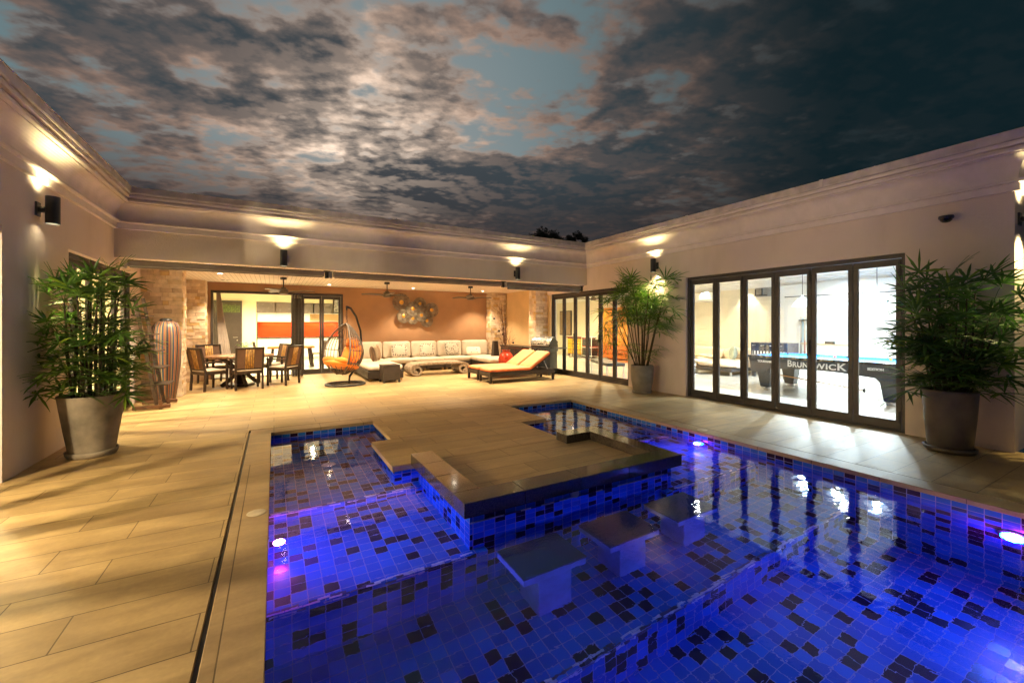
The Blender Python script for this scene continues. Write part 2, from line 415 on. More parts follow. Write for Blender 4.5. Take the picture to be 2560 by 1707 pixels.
for (x, y, z, sgn, e) in ((PX0-.02, 3.72, -.30, 1, 2.5), (5.22, 3.8, -.30, -1, 1.2), (5.22, .93, -.42, -1, 4.4), (PX0-.02, .6, -.5, 1, .9), (5.22, -2.2, -.5, -1, 5.0), (PX0-.02, -2.2, -.5, 1, 4.2)):
    Mx = Matrix.Translation((x, y, z)) @ Matrix.Rotation(R(90)*sgn, 4, 'Y')
    L = MB(); L.lathe([(.078, 0), (.095, 0), (.095, .022), (.078, .022)], n=28, M=Mx); ring = wpart(L, 'pool_light', M['steel'], pool)
    L = MB(); L.lathe([(0, .028), (.05, .025), (.078, .012)], n=28, M=Mx); wpart(L, 'lens', M['poolglow'], ring).location = (0, 0, 0)
    lo = lamp('pool_spot', 'SPOT', (x + sgn*.06 - 2.6, y - 3.0, z), 25 * e, (.008, .15, 1.), pool, spot_size=R(150), spot_blend=1., shadow_soft_size=.07)
    aim(lo, (sgn, 0, -.25))
    lamp('pool_spot_rim', 'POINT', (x + sgn*.09 - 2.6, y - 3.0, z), (15. if y == 3.72 else min(9., 5. * e)), (.9, .05, 1.), pool, shadow_soft_size=.04)
# water
w = MB(); w.add([(-.055, -4, WZ), (5.22, -4, WZ), (5.22, 6.76, WZ), (-.055, 6.76, WZ)], [(0, 1, 2, 3)])
m, nt, bs = new_mat('pool_water')
bs.inputs['Base Color'].default_value = (.42, .76, 1., 1); bs.inputs['Roughness'].default_value = .0
bs.inputs['IOR'].default_value = 1.333; bs.inputs['Transmission Weight'].default_value = 1.
p = pos(nt); mp = nd(nt, 'ShaderNodeMapping'); mp.inputs['Scale'].default_value = (1, 1.6, 1); mp.inputs['Rotation'].default_value = (0, 0, R(25)); nt.links.new(p, mp.inputs[0])
h = math_(nt, 'ADD', math_(nt, 'MULTIPLY', noise(nt, mp.outputs[0], 1.6, 2, .5, .4).outputs['Fac'], 1.0), math_(nt, 'MULTIPLY', noise(nt, mp.outputs[0], 9, 2, .5, .8).outputs['Fac'], .24))
h = math_(nt, 'ADD', h, math_(nt, 'MULTIPLY', noise(nt, mp.outputs[0], 28, 1, .5, .3).outputs['Fac'], .008))
bp = bump(nt, bs, h, .30, .0125); bs.inputs['Specular IOR Level'].default_value = .55
struct(w.build('water', m))
for i, (x, y) in enumerate(((-.12, 3.92), (5.33, 3.86))):
    s = MB(); s.lathe([(0, .004), (.062, .004), (.068, .002), (.07, 0)], (0, 0, 0), 28)
    o = s.build('skimmer_lid', mat('ivory_plastic', (.72, .60, .42), .5)); o.location = (x, y, .0005)
    tag(o, ['small round ivory lid set beside the wide black drain slot', 'small round ivory lid set in the pool edge facing the billiard room'][i], 'pool lid', 'lids in the pool edge')

# swim-up counter
bar = thing('pool_counter', 'U-shaped black granite counter over a tiled wall standing in the pool', 'counter', (2.56, 3.8, 0))
t = MB(); t.box(1.37, 3.10, -1.55, 3.75, 4.46, -.017); wpart(t, 'tiled_wall', M['tile'], bar)
mo = MB(); x = 1.38  # bright line where water meets the wall, put in as mosaic-coloured bars
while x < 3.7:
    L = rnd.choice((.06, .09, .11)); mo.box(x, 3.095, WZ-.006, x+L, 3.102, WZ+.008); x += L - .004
wpart(mo, 'mosaic_and_waterline_edging', M['mosaic'], bar)
for (x0, x1, y0, y1) in ((1.29, 1.848, 3.02, 3.26), (1.851, 2.448, 3.02, 3.26), (2.451, 3.048, 3.02, 3.26), (3.051, 3.83, 3.02, 3.26),
                         (1.29, 1.53, 3.263, 3.70), (1.29, 1.53, 3.703, 4.10), (1.29, 1.53, 4.103, 4.49), (3.61, 3.83, 3.263, 3.86), (3.61, 3.83, 3.863, 4.49), (3.22, 3.607, 4.26, 4.49)):
    t = MB(); t.box(x0, y0, -.015, x1, y1, .105); wpart(t, 'counter_slab', M['granite'], bar, .004)
t = MB(); t.tube([(2.43, 3.10, -.06), (2.43, 3.07, -.06)], [.045, .035], 18); t.tube([(2.43, 3.075, -.06), (2.43, 3.06, -.06)], [.018, .014], 12)
wpart(t, 'inlet_nozzle', M['white'], bar)
M['granite_dark'] = mat('dark_slab', (.010, .025, .11), .35, var=.1)
stone_blue = mat('stool_concrete', (.20, .31, .52), .7, var=.15, bmp=.2)
for i, x in enumerate((1.79, 2.59, 3.39)):
    s = thing('pool_stool', ['submerged block stool nearest the shallow lilac-lit shelf of the pool', 'middle one of three submerged block stools along the pool counter', 'submerged block stool farthest from the shallow lilac-lit shelf'][i], 'stool', (x, 2.69, -1.1), 0, 'submerged stools along the counter')
    b = MB(); b.box(-.28, -.20, .56, .28, .20, .646); b.build('seat', stone_blue, s, .01)
    b = MB(); b.box(-.283, -.203, .646, .283, .203, .668); b.build('seat_slab', M['granite_dark'], s, .005)
    b = MB(); b.box(-.10, -.12, 0, .20, .16, .56); b.build('pedestal', stone_blue, s, .01)

# ================================================================== BUILDING WINGS
LX, RX, BY = -2.25, 7.55, 9.08
rw = thing('house_wing', 'house wing with pinkish stucco wall and folding doors onto the billiard room', 'house wing', (RX, 5, 0))
lw = thing('house_wing', 'house wing with stucco wall behind the palm in the tapered grey pot', 'house wing', (LX, 5, 0))
bw = thing('veranda_wing', 'house wing with the open lit veranda under a long stucco beam', 'house wing', (2.6, 12, 0))
def boxes(lst, name, m, par, bev=0):
    b = MB()
    for q in lst: b.box(*q)
    return wpart(b, name, m, par, bev)
# openings
A0, A1, AH = 2.33, 5.86, 2.50
B0, B1, BH = 7.50, 10.88, 2.46
boxes([(RX, 1.35, 0, 7.77, A0, 3.75), (RX, A0, AH, 7.77, A1, 3.75), (RX, A1, 0, 7.77, B0, 3.75), (RX, B0, BH, 7.77, 11.0, 3.75), (7.77, 1.35, 0, 13.4, 1.57, 3.75)], 'wall', M['wall'], rw)
C0, C1, CH = 7.35, 10.28, 2.455
E0, E1 = 2.3, 5.86
boxes([(-2.47, C0, CH, LX, C1, 3.75), (-2.47, E1, 0, LX, C0, 3.75), (-2.47, E0, CH, LX, E1, 3.75), (-2.47, -4, 0, LX, E0, 3.75), (-2.47, C1, 0, LX-.09, 11.05, 3.0)], 'wall', M['wall'], lw)
boxes([(LX, BY, 2.60, RX, BY+.12, 3.75)], 'beam', M['wallbeam'], bw)
boxes([(-2.36, BY+.12, 2.70, 7.64, 14.2, 2.80)], 'ceiling', M['ceil'], bw)
KX0, KX1, KH = -1.52, 1.90, 2.47
boxes([(-2.36, 14.2, 0, KX0, 14.4, 2.95), (KX0, 14.2, KH, KX1, 14.4, 2.95), (KX1, 14.2, 0, 7.64, 14.4, 2.95)], 'back_wall', M['brown'], bw)
boxes([(-2.56, 11.05, 0, -2.36, 14.2, 2.8)], 'side_wall', M['ochre'], bw); boxes([(7.64, 11.0, 0, 7.78, 14.2, 2.8)], 'side_wall', M['ochre'], bw)

prof = [(0, 3.07), (.045, 3.07), (.045, 3.160), (.085, 3.163), (.09, 3.18), (.085, 3.198), (.035, 3.20)]
for i in range(1, 11):
    a = i/10*math.pi/2
    prof.append((.035 + .145*(1-math.cos(a)), 3.20 + .265*math.sin(a)))
prof += [(.180, 3.478), (.222, 3.48), (.228, 3.50), (.222, 3.522), (.186, 3.524), (.186, 3.546), (.245, 3.548), (.25, 3.57), (.245, 3.598), (0, 3.60)]
gprof = [(.0, 3.602), (.262, 3.602), (.27, 3.62), (.27, 3.70), (.278, 3.702), (.278, 3.712), (.0, 3.712)]
path = [(13.4, 1.35), (RX, 1.35), (RX, BY), (LX, BY), (LX, -4)]
def sweep(pf, i0, i1):
    b = MB(); n = len(pf); rows = []
    def nrm(i):
        a = Vector(path[i]); c = Vector(path[i+1]); d = (c-a).normalized(); return Vector((-d.y, d.x))
    for i in range(i0, i1+1):
        na = nrm(i-1) if i > 0 else nrm(0); nb = nrm(i) if i < len(path)-1 else nrm(i-1)
        off = (na+nb) / (1 + na.dot(nb))
        for (p_, z) in pf: q = Vector(path[i]) + off*p_; rows.append((q.x, q.y, z))
    fs = []
    for i in range(i1-i0):
        for k in range(n):
            l = (k+1) % n; fs.append((i*n+k, i*n+l, (i+1)*n+l, (i+1)*n+k))
    fs += [tuple(range(n)), tuple((i1-i0)*n + k for k in reversed(range(n)))]
    return b.add(rows, fs)
for wing, a, c in ((rw, 0, 2), (bw, 2, 3), (lw, 3, 4)):
    wpart(sweep(prof, a, c), 'cornice', M['cornice'], wing)
    wpart(sweep(gprof, a, c), 'gutter', M['gutter'], wing)
for x in (-1.2, .3, 2.2, 4.2, 6.2): j = MB(); j.box(x, BY-.282, 3.606, x+.05, BY-.265, 3.722); wpart(j, 'gutter_joint', M['gutter'], bw)
for y in (3.2, 5.6, 8.1): j = MB(); j.box(RX-.282, y, 3.606, RX-.265, y+.05, 3.722); wpart(j, 'gutter_joint', M['gutter'], rw)
boxes([(7.77, 1.58, 3.0, 13.4, 18.7, 3.1)], 'roof', M['gutter'], rw)
boxes([(-7.2, -4, 2.95, -2.47, 11.3, 3.05)], 'roof', M['gutter'], lw)
boxes([(-2.36, 9.2, 2.96, 7.64, 21.6, 3.06)], 'roof', M['gutter'], bw)

# folding doors -------------------------------------------------------
handle_m = M['dark']
def panel(par, w, h, handle):
    """one glazed leaf, local x 0..w, origin at its hinge foot"""
    s, tr, br, t = .062, .095, .125, .045
    b = MB(); b.box(0, -t/2, 0, w, t/2, br); b.box(0, -t/2, h-tr, w, t/2, h); b.box(0, -t/2, br, s, t/2, h-tr); b.box(w-s, -t/2, br, w, t/2, h-tr)
    o = b.build('folding_door', M['frame'], par, .004)
    g_ = MB(); g_.box(s-.005, -.006, br-.005, w-s+.005, .006, h-tr+.005); g_.build('pane', M['glass'], o)
    if handle:
        k = MB(); k.box(w-.04, -t/2-.03, 1.0, w-.015, -t/2-.004, 1.22); k.build('handle', handle_m, o); k = MB(); k.box(w-.035, -t/2-.02, h-.22, w-.015, -t/2-.001, h-.04); k.build('hinge', handle_m, o); k = MB(); k.box(w-.035, -t/2-.02, .10, w-.015, -t/2-.001, .26); k.build('hinge', handle_m, o)
    return o
def leaf_row(par, p0, p1, n, h, z0, flip):
    """n leaves between p0 and p1 (world xy), closed"""
    p0 = Vector(p0); p1 = Vector(p1); d = p1-p0; w = d.length/n; rz = math.atan2(d.y, d.x); first = {}
    L = par.location
    for i in range(n):
        q = p0 + d*(i/n); hd = i % 2 == 1
        if hd in first:
            src = first[hd]; o = src.copy(); COL.objects.link(o); o.parent = par
            for c_ in list(src.children): e = c_.copy(); COL.objects.link(e); e.parent = o
        else: o = panel(par, w-.006, h, hd); first[hd] = o
        o.location = (q.x-L.x, q.y-L.y, z0-L.z); o.rotation_euler = (0, 0, rz)
def frame_x(par, x, y0, y1, h):
    boxes([(x-.05, y0, 0, x+.07, y0+.055, h), (x-.05, y1-.055, 0, x+.07, y1, h), (x-.05, y0+.055, h-.06, x+.07, y1-.055, h), (x-.05, y0+.055, .0, x+.07, y1-.055, .028)], 'door_frame', M['frame'], par, .003)
frame_x(rw, 7.66, A0, A1, AH); leaf_row(rw, (7.66, A1-.06), (7.66, A0+.06), 6, AH-.095, .03, 0)
frame_x(rw, 7.68, B0, B1, BH); leaf_row(rw, (7.68, B1-.06), (7.68, B0+.06), 6, BH-.095, .03, 0)
frame_x(lw, -2.40, C0, C1, CH); leaf_row(lw, (-2.40, C0+.06), (-2.40, C1-.06), 5, CH-.095, .03, 0)
frame_x(lw, -2.40, E0, E1, CH); leaf_row(lw, (-2.40, E0+.06), (-2.40, E1-.06), 6, CH-.095, .03, 0)
boxes([(KX0, 14.16, 0, KX0+.055, 14.28, KH), (KX1-.055, 14.16, 0, KX1, 14.28, KH), (KX0+.055, 14.16, KH-.07, KX1-.055, 14.28, KH), (KX0+.055, 14.16, 0, KX1-.055, 14.28, .02)], 'door_frame', M['frame'], bw, .003)
leaf_row(bw, (.74, 14.22), (KX1-.06, 14.22), 2, KH-.1, .025, 0)
for i, x in enumerate((.47, .55, .63, .71)): leaf_row(bw, (x, 14.20), (x+.015, 13.65), 1, KH-.1, .025, 0)

# rooms ---------------------------------------------------------------
fl = MB(); fl.box(7.70, 1.5, -.05, 13.2, 18.5, .012); fl.box(-2.36, 14.28, -.05, 3.0, 21.2, .012); fl.box(-7, -4, -.05, -2.44, 11.2, .012)
struct(fl.build('floor', M['floor']))
boxes([(13.2, 1.57, 0, 13.4, 18.5, 3.0), (7.77, 18.5, 0, 13.4, 18.7, 3.0), (7.77, 11.0, 0, 7.92, 18.5, 3.0)], 'room_wall', M['roomwall'], rw)
boxes([(7.77, 1.57, 2.88, 13.2, 18.5, 2.99)], 'room_ceiling', M['white'], rw)
cv = []
for (z0, z1, dx) in ((2.66, 2.74, .05), (2.74, 2.80, .10), (2.80, 2.88, .25)): cv.append((13.2-dx, 1.57, z0, 13.2, 18.5, z1))
cv += [(9.2, 1.57, 2.80, 9.35, 18.5, 2.88)]
boxes(cv, 'room_cornice', M['white'], rw)
boxes([(13.06, 2.0, 0, 13.2, 6.95, 2.66)], 'white_panel_wall', M['whitewall'], rw)
boxes([(13.16, 17.02, .98, 13.21, 18.02, 2.24)], 'niche_frame', M['frame'], rw)
boxes([(13.14, 17.10, 1.02, 13.17, 17.96, 2.2)], 'niche', M['tan'], rw)
# kitchen shell
boxes([(-2.36, 14.4, 0, -2.3, 20.6, 2.9), (2.95, 14.4, 0, 3.05, 21.3, 2.9), (-2.36, 20.6, 0, -.64, 20.75, 2.9), (-.64, 21.2, 0, 3.0, 21.3, 2.9), (-.64, 20.6, 2.49, 3.0, 20.75, 2.9)], 'kitchen_wall', M['cream'], bw)
boxes([(-2.3, 14.4, 2.86, 3.0, 21.2, 2.95)], 'kitchen_ceiling', M['white'], bw)
boxes([(-7.2, -4, 0, -7, 11.2, 2.9), (-7, 11.0, 0, -2.56, 11.2, 2.9), (-7, .6, 0, -2.47, .8, 2.9)], 'room_wall', M['cream'], lw)
boxes([(-7, .8, 2.8, -2.47, 11.0, 2.9)], 'room_ceiling', M['white'], lw)

# stone pillars -------------------------------------------------------
def pillar(x0, y0, x1, y1, label):
    o = thing('stone_pillar', label, 'pillar', ((x0+x1)/2, (y0+y1)/2, 0), 0, 'sandstone pillars of the veranda')
    b = MB(); q = random.Random(int(x0*100+y0*7)); hx, hy = (x1-x0)/2, (y1-y0)/2
    rows = 31; H = 2.698; z = 0
    for i in range(rows):
        hh = H/rows; rough = .018 if .35 < z < 1.9 else .008
        for (ax, L, dpt) in ((0, hx*2, hy), (1, hy*2, hx)):
            for sg in (-1, 1):
                u = -L/2; first = True
                while u < L/2 - 1e-6:
                    w = q.choice((.10, .15, .20, .27)); 
                    if first and i % 2: w *= .55
                    first = False
                    if u + w > L/2 - .07: w = L/2 - u
                    e = .006 + q.random()*rough
                    a, c_ = u+.0015, u+w-.0015
                    if ax == 0: b.box(a, sg*dpt - .03 if sg > 0 else sg*dpt - e, z+.0015, c_, sg*dpt + e if sg > 0 else sg*dpt + .03, z+hh-.0015)
                    else: b.box(sg*dpt - .03 if sg > 0 else sg*dpt - e, a, z+.0015, sg*dpt + e if sg > 0 else sg*dpt + .03, c_, z+hh-.0015)
                    u += w
        z += hh
    b.build('cladding', M['stone'], o, .004, seg=1)
    c_ = MB(); c_.box(-hx+.02, -hy+.02, 0, hx-.02, hy-.02, H-.002); c_.build('core', mat('mortar', (.2, .15, .1), .9), o)
pillar(-2.35, 11.07, -1.68, 11.50, 'sandstone pillar behind the ladder and the striped urn')
pillar(-2.33, 13.82, -1.60, 14.18, 'sandstone pillar between the dining set and the kitchen doorway')
pillar(7.18, 11.10, 7.62, 11.50, 'sandstone pillar behind the barbecue beside the folding doors')
pillar(6.97, 13.84, 7.60, 14.18, 'sandstone pillar at the end of the brown wall behind the dry branches')
# ================================================================== FITTINGS
WARM = (1., .79, .34)
def wall_lamp(name_label, loc, rz, e=1.0, up=1.0, down=62):
    """local +Y points away from the wall, origin on the wall at mid height"""
    o = thing('wall_lamp', name_label, 'wall lamp', loc, rz, 'up and down wall lamps')
    b = MB(); b.cyl((0, .125, -.15), (0, .125, .15), .06, n=28, cap=False); b.cyl((0, .125, -.10), (0, .125, .10), .058, n=28); b.build('housing', M['dark'], o)
    b = MB(); b.box(-.045, 0, -.075, .045, .018, .075); b.cyl((0, .018, 0), (0, .075, 0), .035, n=16); b.build('bracket', M['dark'], o)
    for sg in (1, -1):
        b = MB(); b.cyl((0, .125, sg*.112), (0, .125, sg*.118), .045, n=20); b.build('bulb', M['lit'], o)
        l = lamp('wall_lamp_beam', 'SPOT', (0, .125, sg*.135), (31 if sg > 0 else 110)*e*(up if sg > 0 else 1), WARM, o, spot_size=R(122 if sg > 0 else down), spot_blend=.9, shadow_soft_size=.045)
        aim(l, (0, 0, sg))
    return o
wall_lamp('lit black wall lamp above the palm in the tapered grey pot', (LX, 6.53, 2.765), R(-90), 1.3, 1., 26)
wall_lamp('lit black lamp on the veranda beam above the dining set', (.16, BY, 2.76), R(180), 1., 1., 40)
wall_lamp('lit black lamp on the veranda beam above the orange loungers', (5.26, BY, 2.785), R(180), 1., 1., 40)
wall_lamp('lit black wall lamp half hidden by the tall palm beside the folding doors', (RX, 6.62, 2.84), R(90), 1.1, 1., 110)
wall_lamp('lit black wall lamp round the wall corner beside the bushy palm in the dark pot', (7.72, 1.35, 2.76), R(180), 1.2, 1., 118)

cam_d = thing('security_camera', 'small black dome camera on the pinkish wall above the bushy palm', 'camera', (RX, 1.9, 2.89), 0)
b = MB(); b.lathe([(.07, 0), (.075, -.02), (.07, -.035)], (-.10, 0, 0), 24); b.box(-.12, -.03, -.012, 0, .03, .008); b.build('mount', M['dark'], cam_d)
b = MB(); b.lathe([(.062, -.035), (.055, -.06), (.035, -.08), (0, -.088)], (-.10, 0, 0), 24); b.build('dome', mat('smoked_dome', (.01, .01, .012), .08, spec=.8), cam_d)

# roller blinds under the beam
def blind(x0, x1, zdrop, label):
    o = thing('roller_blind', label, 'roller blind', ((x0+x1)/2, 9.26, 2.46), 0, 'roller blinds under the beam')
    L = (x1-x0)/2
    b = MB(); b.prism([(-.055, .035), (-.06, .11), (-.03, .132), (.05, .132), (.06, .10), (.06, .04), (.03, .02), (-.03, .02)], 'x', -L+.05, L-.05); b.build('cassette', M['blind'], o)
    b = MB(); b.box(-L+.07, -.02, -zdrop, L-.07, .022, .018); b.build('bottom_bar', mat('bar_grey', (.24, .21, .19), .45), o, .006)
    for sg in (-1, 1):
        b = MB(); b.box(sg*L-.035, -.03, -.01, sg*L+.035, .03, .12); b.box(sg*L-.06, -.06, .115, sg*L+.06, .06, .138); b.cyl((sg*L-.02, -.05, .05), (sg*L-.02, -.05, -.02), .012, n=8)
        b.build('bracket', M['steel'] if sg < 0 else M['dark'], o)
blind(-2.17, .93, .0, 'grey rolled blind hanging above the dining set')
blind(1.0, 5.0, .0, 'long grey rolled blind under the middle of the beam')
blind(5.07, 7.50, .055, 'short grey rolled blind with its bottom bar lowered')

# ceiling fans
def fan(loc, rz, label, H=.42, s=1., group='ceiling fans of the veranda'):
    o = thing('ceiling_fan', label, 'ceiling fan', loc, rz, group)
    b = MB(); b.cyl((0, 0, -.06), (0, 0, 0), .075, n=20); b.build('canopy', M['dark'], o, .008)
    b = MB(); b.cyl((0, 0, -H+.16), (0, 0, -.06), .014, n=10); b.build('rod', M['dark'], o)
    fm = mat('fan_grey', (.10, .08, .06), .4, var=.1)
    b = MB(); b.lathe([(0, -H+.17), (.06, -H+.17), (.065, -H+.13), (.105, -H+.12), (.115, -H+.03), (.09, -H), (0, -H)], n=24); b.build('motor', fm, o)
    for k in range(3):
        b = MB(); n = 10; vs = []
        for i in range(n+1):
            t = i/n; r = .09 + t*.62*s; wd = (.05 + .065*math.sin(math.pi*min(1, t*1.15+.1)))*(1 if t < .95 else .7); lift = .025*math.sin(t*math.pi) + .03*t*t
            for sgn in (-1, 1):
                for dz in (0, -.012): vs.append((r, sgn*wd*.9 + .02*math.sin(t*3), -H+.06 + lift + sgn*.022*(1-t*.6) + dz))
        fs = []
        for i in range(n):
            a = i*4; c_ = a+4
            fs += [(a, a+2, c_+2, c_), (a+1, c_+1, c_+3, a+3), (a, c_, c_+1, a+1), (a+2, a+3, c_+3, c_+2)]
        fs += [(0, 1, 3, 2), (n*4, n*4+2, n*4+3, n*4+1)]
        b.add(vs, fs, True); bl = b.build('blade', fm, o); bl.rotation_euler = (0, 0, k*R(120))
    return o
fan((.21, 12.0, 2.70), R(-4), 'ceiling fan hanging over the dining set')
fan((2.75, 11.9, 2.70), R(150), 'ceiling fan hanging between the hanging chair and the disc wall art')
fan((5.29, 11.9, 2.70), R(-2), 'ceiling fan hanging between the disc wall art and the dry branches')
# downlights
DL = [(-1.09, 11.83, 'round downlight in the veranda ceiling between the sandstone pillar and the dining fan'), (1.42, 13.43, 'round downlight in the veranda ceiling above the closed kitchen door leaves'),
      (3.93, 13.40, 'round downlight in the veranda ceiling above the disc wall art'), (6.41, 13.36, 'round downlight in the veranda ceiling above the dry branches'),
      (-1.09, 9.95, 'round downlight seen over the blind above the dining set'), (1.44, 9.93, 'round downlight seen over the long blind at its kitchen end'),
      (3.96, 9.90, 'round downlight seen over the long blind at its sofa end'), (6.46, 9.85, 'round downlight seen over the short lowered blind')]
for x, y, lab in DL:
    o = thing('downlight', lab, 'downlight', (x, y, 2.70), 0, 'downlights of the veranda ceiling')
    b = MB(); b.lathe([(.052, -.001), (.055, -.008), (.075, -.006), (.078, 0)], n=24); b.build('trim_ring', M['white'], o)
    b = MB(); b.lathe([(0, -.004), (.05, -.003), (.052, 0)], n=20); b.build('bulb', M['downglow'], o)
for x in (-1.09, 1.42, 3.93, 6.41):
    for y, e in ((9.93, 1.35), (11.8, .55), (13.38, .75)):
        l = lamp('downlight_beam', 'SPOT', (x, y, 2.685), 385*e, (1., .77, .48), None, spot_size=R(105), spot_blend=.55, shadow_soft_size=.05)
        aim(l, (0, 0, -1))
v = thing('ceiling_vent', 'small dark double vent in the veranda ceiling in front of the kitchen doorway', 'vent', (-1.12, 13.45, 2.70))
b = MB(); b.lathe([(0, -.004), (.045, -.004), (.05, 0)], (-.06, 0, 0), 16); b.lathe([(0, -.004), (.045, -.004), (.05, 0)], (.06, 0, 0), 16); b.build('grille', M['dark'], v)

# ================================================================== POTTED PALMS
def fan_leaf(b, q, base, dirv, plen, blen, nb, width, droop):
    """petiole then a fan of narrow pleated blades"""
    base = Vector(base); d = Vector(dirv).normalized()
    tip = base + d*plen + Vector((0, 0, -droop*plen*.35))
    b.tube([base, base + d*plen*.55, tip], [.0035, .003, .0025], 4, cap=False)
    d2 = (tip - base - d*plen*.5).normalized()
    side = d2.cross(Vector((0, 0, 1)))
    side = side.normalized() if side.length > .05 else Vector((1, 0, 0))
    up = side.cross(d2).normalized()
    roll = q.uniform(-.5, .5); side, up = side*math.cos(roll) + up*math.sin(roll), up*math.cos(roll) - side*math.sin(roll)
    sprd = q.uniform(3.1, 4.4)
    for k in range(nb):
        a = (k/(nb-1) - .5) * sprd + q.uniform(-.08, .08)
        bd = (d2*math.cos(a) + side*math.sin(a) + up*q.uniform(-.12, .22)).normalized()
        L = blen*(1 - .22*abs(a)/2)*q.uniform(.85, 1.12); W = width*q.uniform(.8, 1.15)
        wv = bd.cross(up).normalized(); nrm = wv.cross(bd)
        vs = []; n = 4
        for i in range(n+1):
            t = i/n; c = tip + bd*(L*t) + Vector((0, 0, -1))*(droop*L*.40*t*t) + nrm*.01
            ww = W*(.35 + 1.1*t - .2*t*t if t < .55 else max(.05, (1-t)*1.9))*.5
            vs += [c - wv*ww, c + nrm*(-.10*W), c + wv*ww]
        fs = []
        for i in range(n):
            r = i*3; fs += [(r, r+1, r+4, r+3), (r+1, r+2, r+5, r+4)]
        b.add(vs, fs, False)
def palm(label, loc, pot_prof, pot_r, pot_h, saucer, canes, seed, leafm, rz=0, potm=None):
    q = random.Random(seed)
    o = thing('potted_palm', label, 'potted palm', loc, rz)
    b = MB(); b.lathe(pot_prof, n=48); b.build('pot', potm or M['pot'], o)
    b = MB(); sr, sh = saucer; b.lathe([(0, 0), (sr*.92, 0), (sr, sh*.5), (sr*1.02, sh), (sr*.93, sh*1.0), (sr*.9, sh*.6)], n=40); b.build('saucer', potm or M['pot'], o)
    b = MB(); b.lathe([(pot_r*.93, pot_h-.05), (pot_r*.6, pot_h-.035), (0, pot_h-.03)], n=24); b.build('soil', M['soil'], o)
    for (a, r0, r1, H, leaves) in canes:
        p0 = Vector((r0*math.cos(a), r0*math.sin(a), pot_h-.05)); p2 = Vector((r1*math.cos(a), r1*math.sin(a), H)); p1 = (p0+p2)/2 + Vector((q.uniform(-.04, .04), q.uniform(-.04, .04), .05))
        b = MB(); b.tube([p0, p1, p2], [.011, .010, .007], 6); st = b.build('cane', M['cane'], o)
        b = MB()
        for (tz, az, el, pl, bl, nb, wd, dr) in leaves:
            base = p0.lerp(p2, tz) if tz < .98 else p2
            dv = (math.cos(az)*math.cos(el), math.sin(az)*math.cos(el), math.sin(el))
            fan_leaf(b, q, base, dv, pl, bl, nb, wd, dr)
        b.build('fronds', leafm, st)
    return o
def canes_bushy(seed, n, rr, spread, h0, h1, nleaf, bl, tmin=.05, sx=1., wid=.024):
    q = random.Random(seed); out = []
    for i in range(n):
        a = i*2.399 + q.uniform(-.3, .3); f = math.sqrt((i+.5)/n)
        H = q.uniform(h0, h1)*(1 - .12*f); lv = []
        for k in range(nleaf):
            tz = tmin + (1-tmin)*(k/(nleaf-1)) if k < nleaf-2 else 1.
            az = a + q.gauss(0, 1.3); el = q.uniform(.05, .9) if tz < .9 else q.uniform(.35, 1.3)
            lv.append((tz, az, el, q.uniform(.16, .34), bl*q.uniform(.8, 1.15), q.choice((7, 8, 9)), wid, q.uniform(.1, .6)))
        out.append((a, rr*f, rr*f + spread*f, H, lv))
    return out
potL = [(0, .03), (.19, .03), (.20, .06), (.238, .30), (.272, .55), (.290, .69), (.296, .70), (.278, .70), (.265, .66)]
palm('bushy potted palm in a tapered grey pot beside the ladder shelf', (-1.83, 6.62, 0), potL, .28, .70, (.225, .07),
     canes_bushy(5, 21, .19, .07, 1.50, 2.08, 9, .27, wid=.036), 11, M['leaf'])
potR = [(0, .03), (.17, .03), (.19, .05), (.235, .28), (.25, .5), (.245, .60), (.235, .615), (.222, .61), (.215, .56)]
q = random.Random(21); cn = []
for i in range(17):                                                     # tall clear canes, crown on top and a low skirt
    a = i*2.399; f = math.sqrt((i+.5)/17); H = q.uniform(1.95, 2.62) - .25*f; lv = []
    for k in range(10): lv.append((q.choice((1., 1., .93, .86, .8, .74, .68)), a + q.gauss(0, 1.5), q.uniform(-.1, 1.25), q.uniform(.15, .40), .36*q.uniform(.85, 1.2), q.choice((8, 9, 10)), .034, q.uniform(.15, .8)))
    if i % 2 == 0:
        for k in range(3): lv.append((q.uniform(.12, .3), a + q.gauss(0, .9), q.uniform(.1, .7), q.uniform(.12, .25), .24, 7, .018, q.uniform(.3, .8)))
    cn.append((a, .16*f, .16*f + .47*f, H - .16*f, lv))
cn.append((R(105), .14, .62, 1.55, [(1., R(105) + q.gauss(0, .8), q.uniform(-.4, .9), .3, .36, 9, .022, .9) for _ in range(5)]))
cn.append((R(120), .12, .50, 1.30, [(1., R(110) + q.gauss(0, .8), q.uniform(-.5, .7), .28, .36, 9, .022, 1.) for _ in range(4)]))
palm('tall clear-stemmed potted palm between the two folding door sets', (7.14, 6.68, 0), potR, .22, .615, (.215, .05), cn, 33,
     leaf_mat('bright_palm_leaf', (.14, .30, .04), (.06, .15, .025)), potm=mat('veined_pot', (.36, .32, .27), .5, vscale=2.2, bmp=.15, col2=(.16, .14, .11)))
potF = [(0, .03), (.185, .03), (.195, .05), (.225, .40), (.242, .70), (.248, .73), (.233, .735), (.224, .69)]
palm('dense bushy potted palm in a smooth dark pot beside the billiard room doors', (7.02, 1.76, 0), potF, .23, .735, (.23, .06),
     canes_bushy(9, 24, .17, .24, 1.5, 2.02, 9, .31, wid=.038), 17, leaf_mat('deep_palm_leaf', (.10, .24, .04), (.045, .12, .03)), potm=mat('brown_pot', (.17, .14, .11), .4, vscale=4, col2=(.09, .075, .06)))

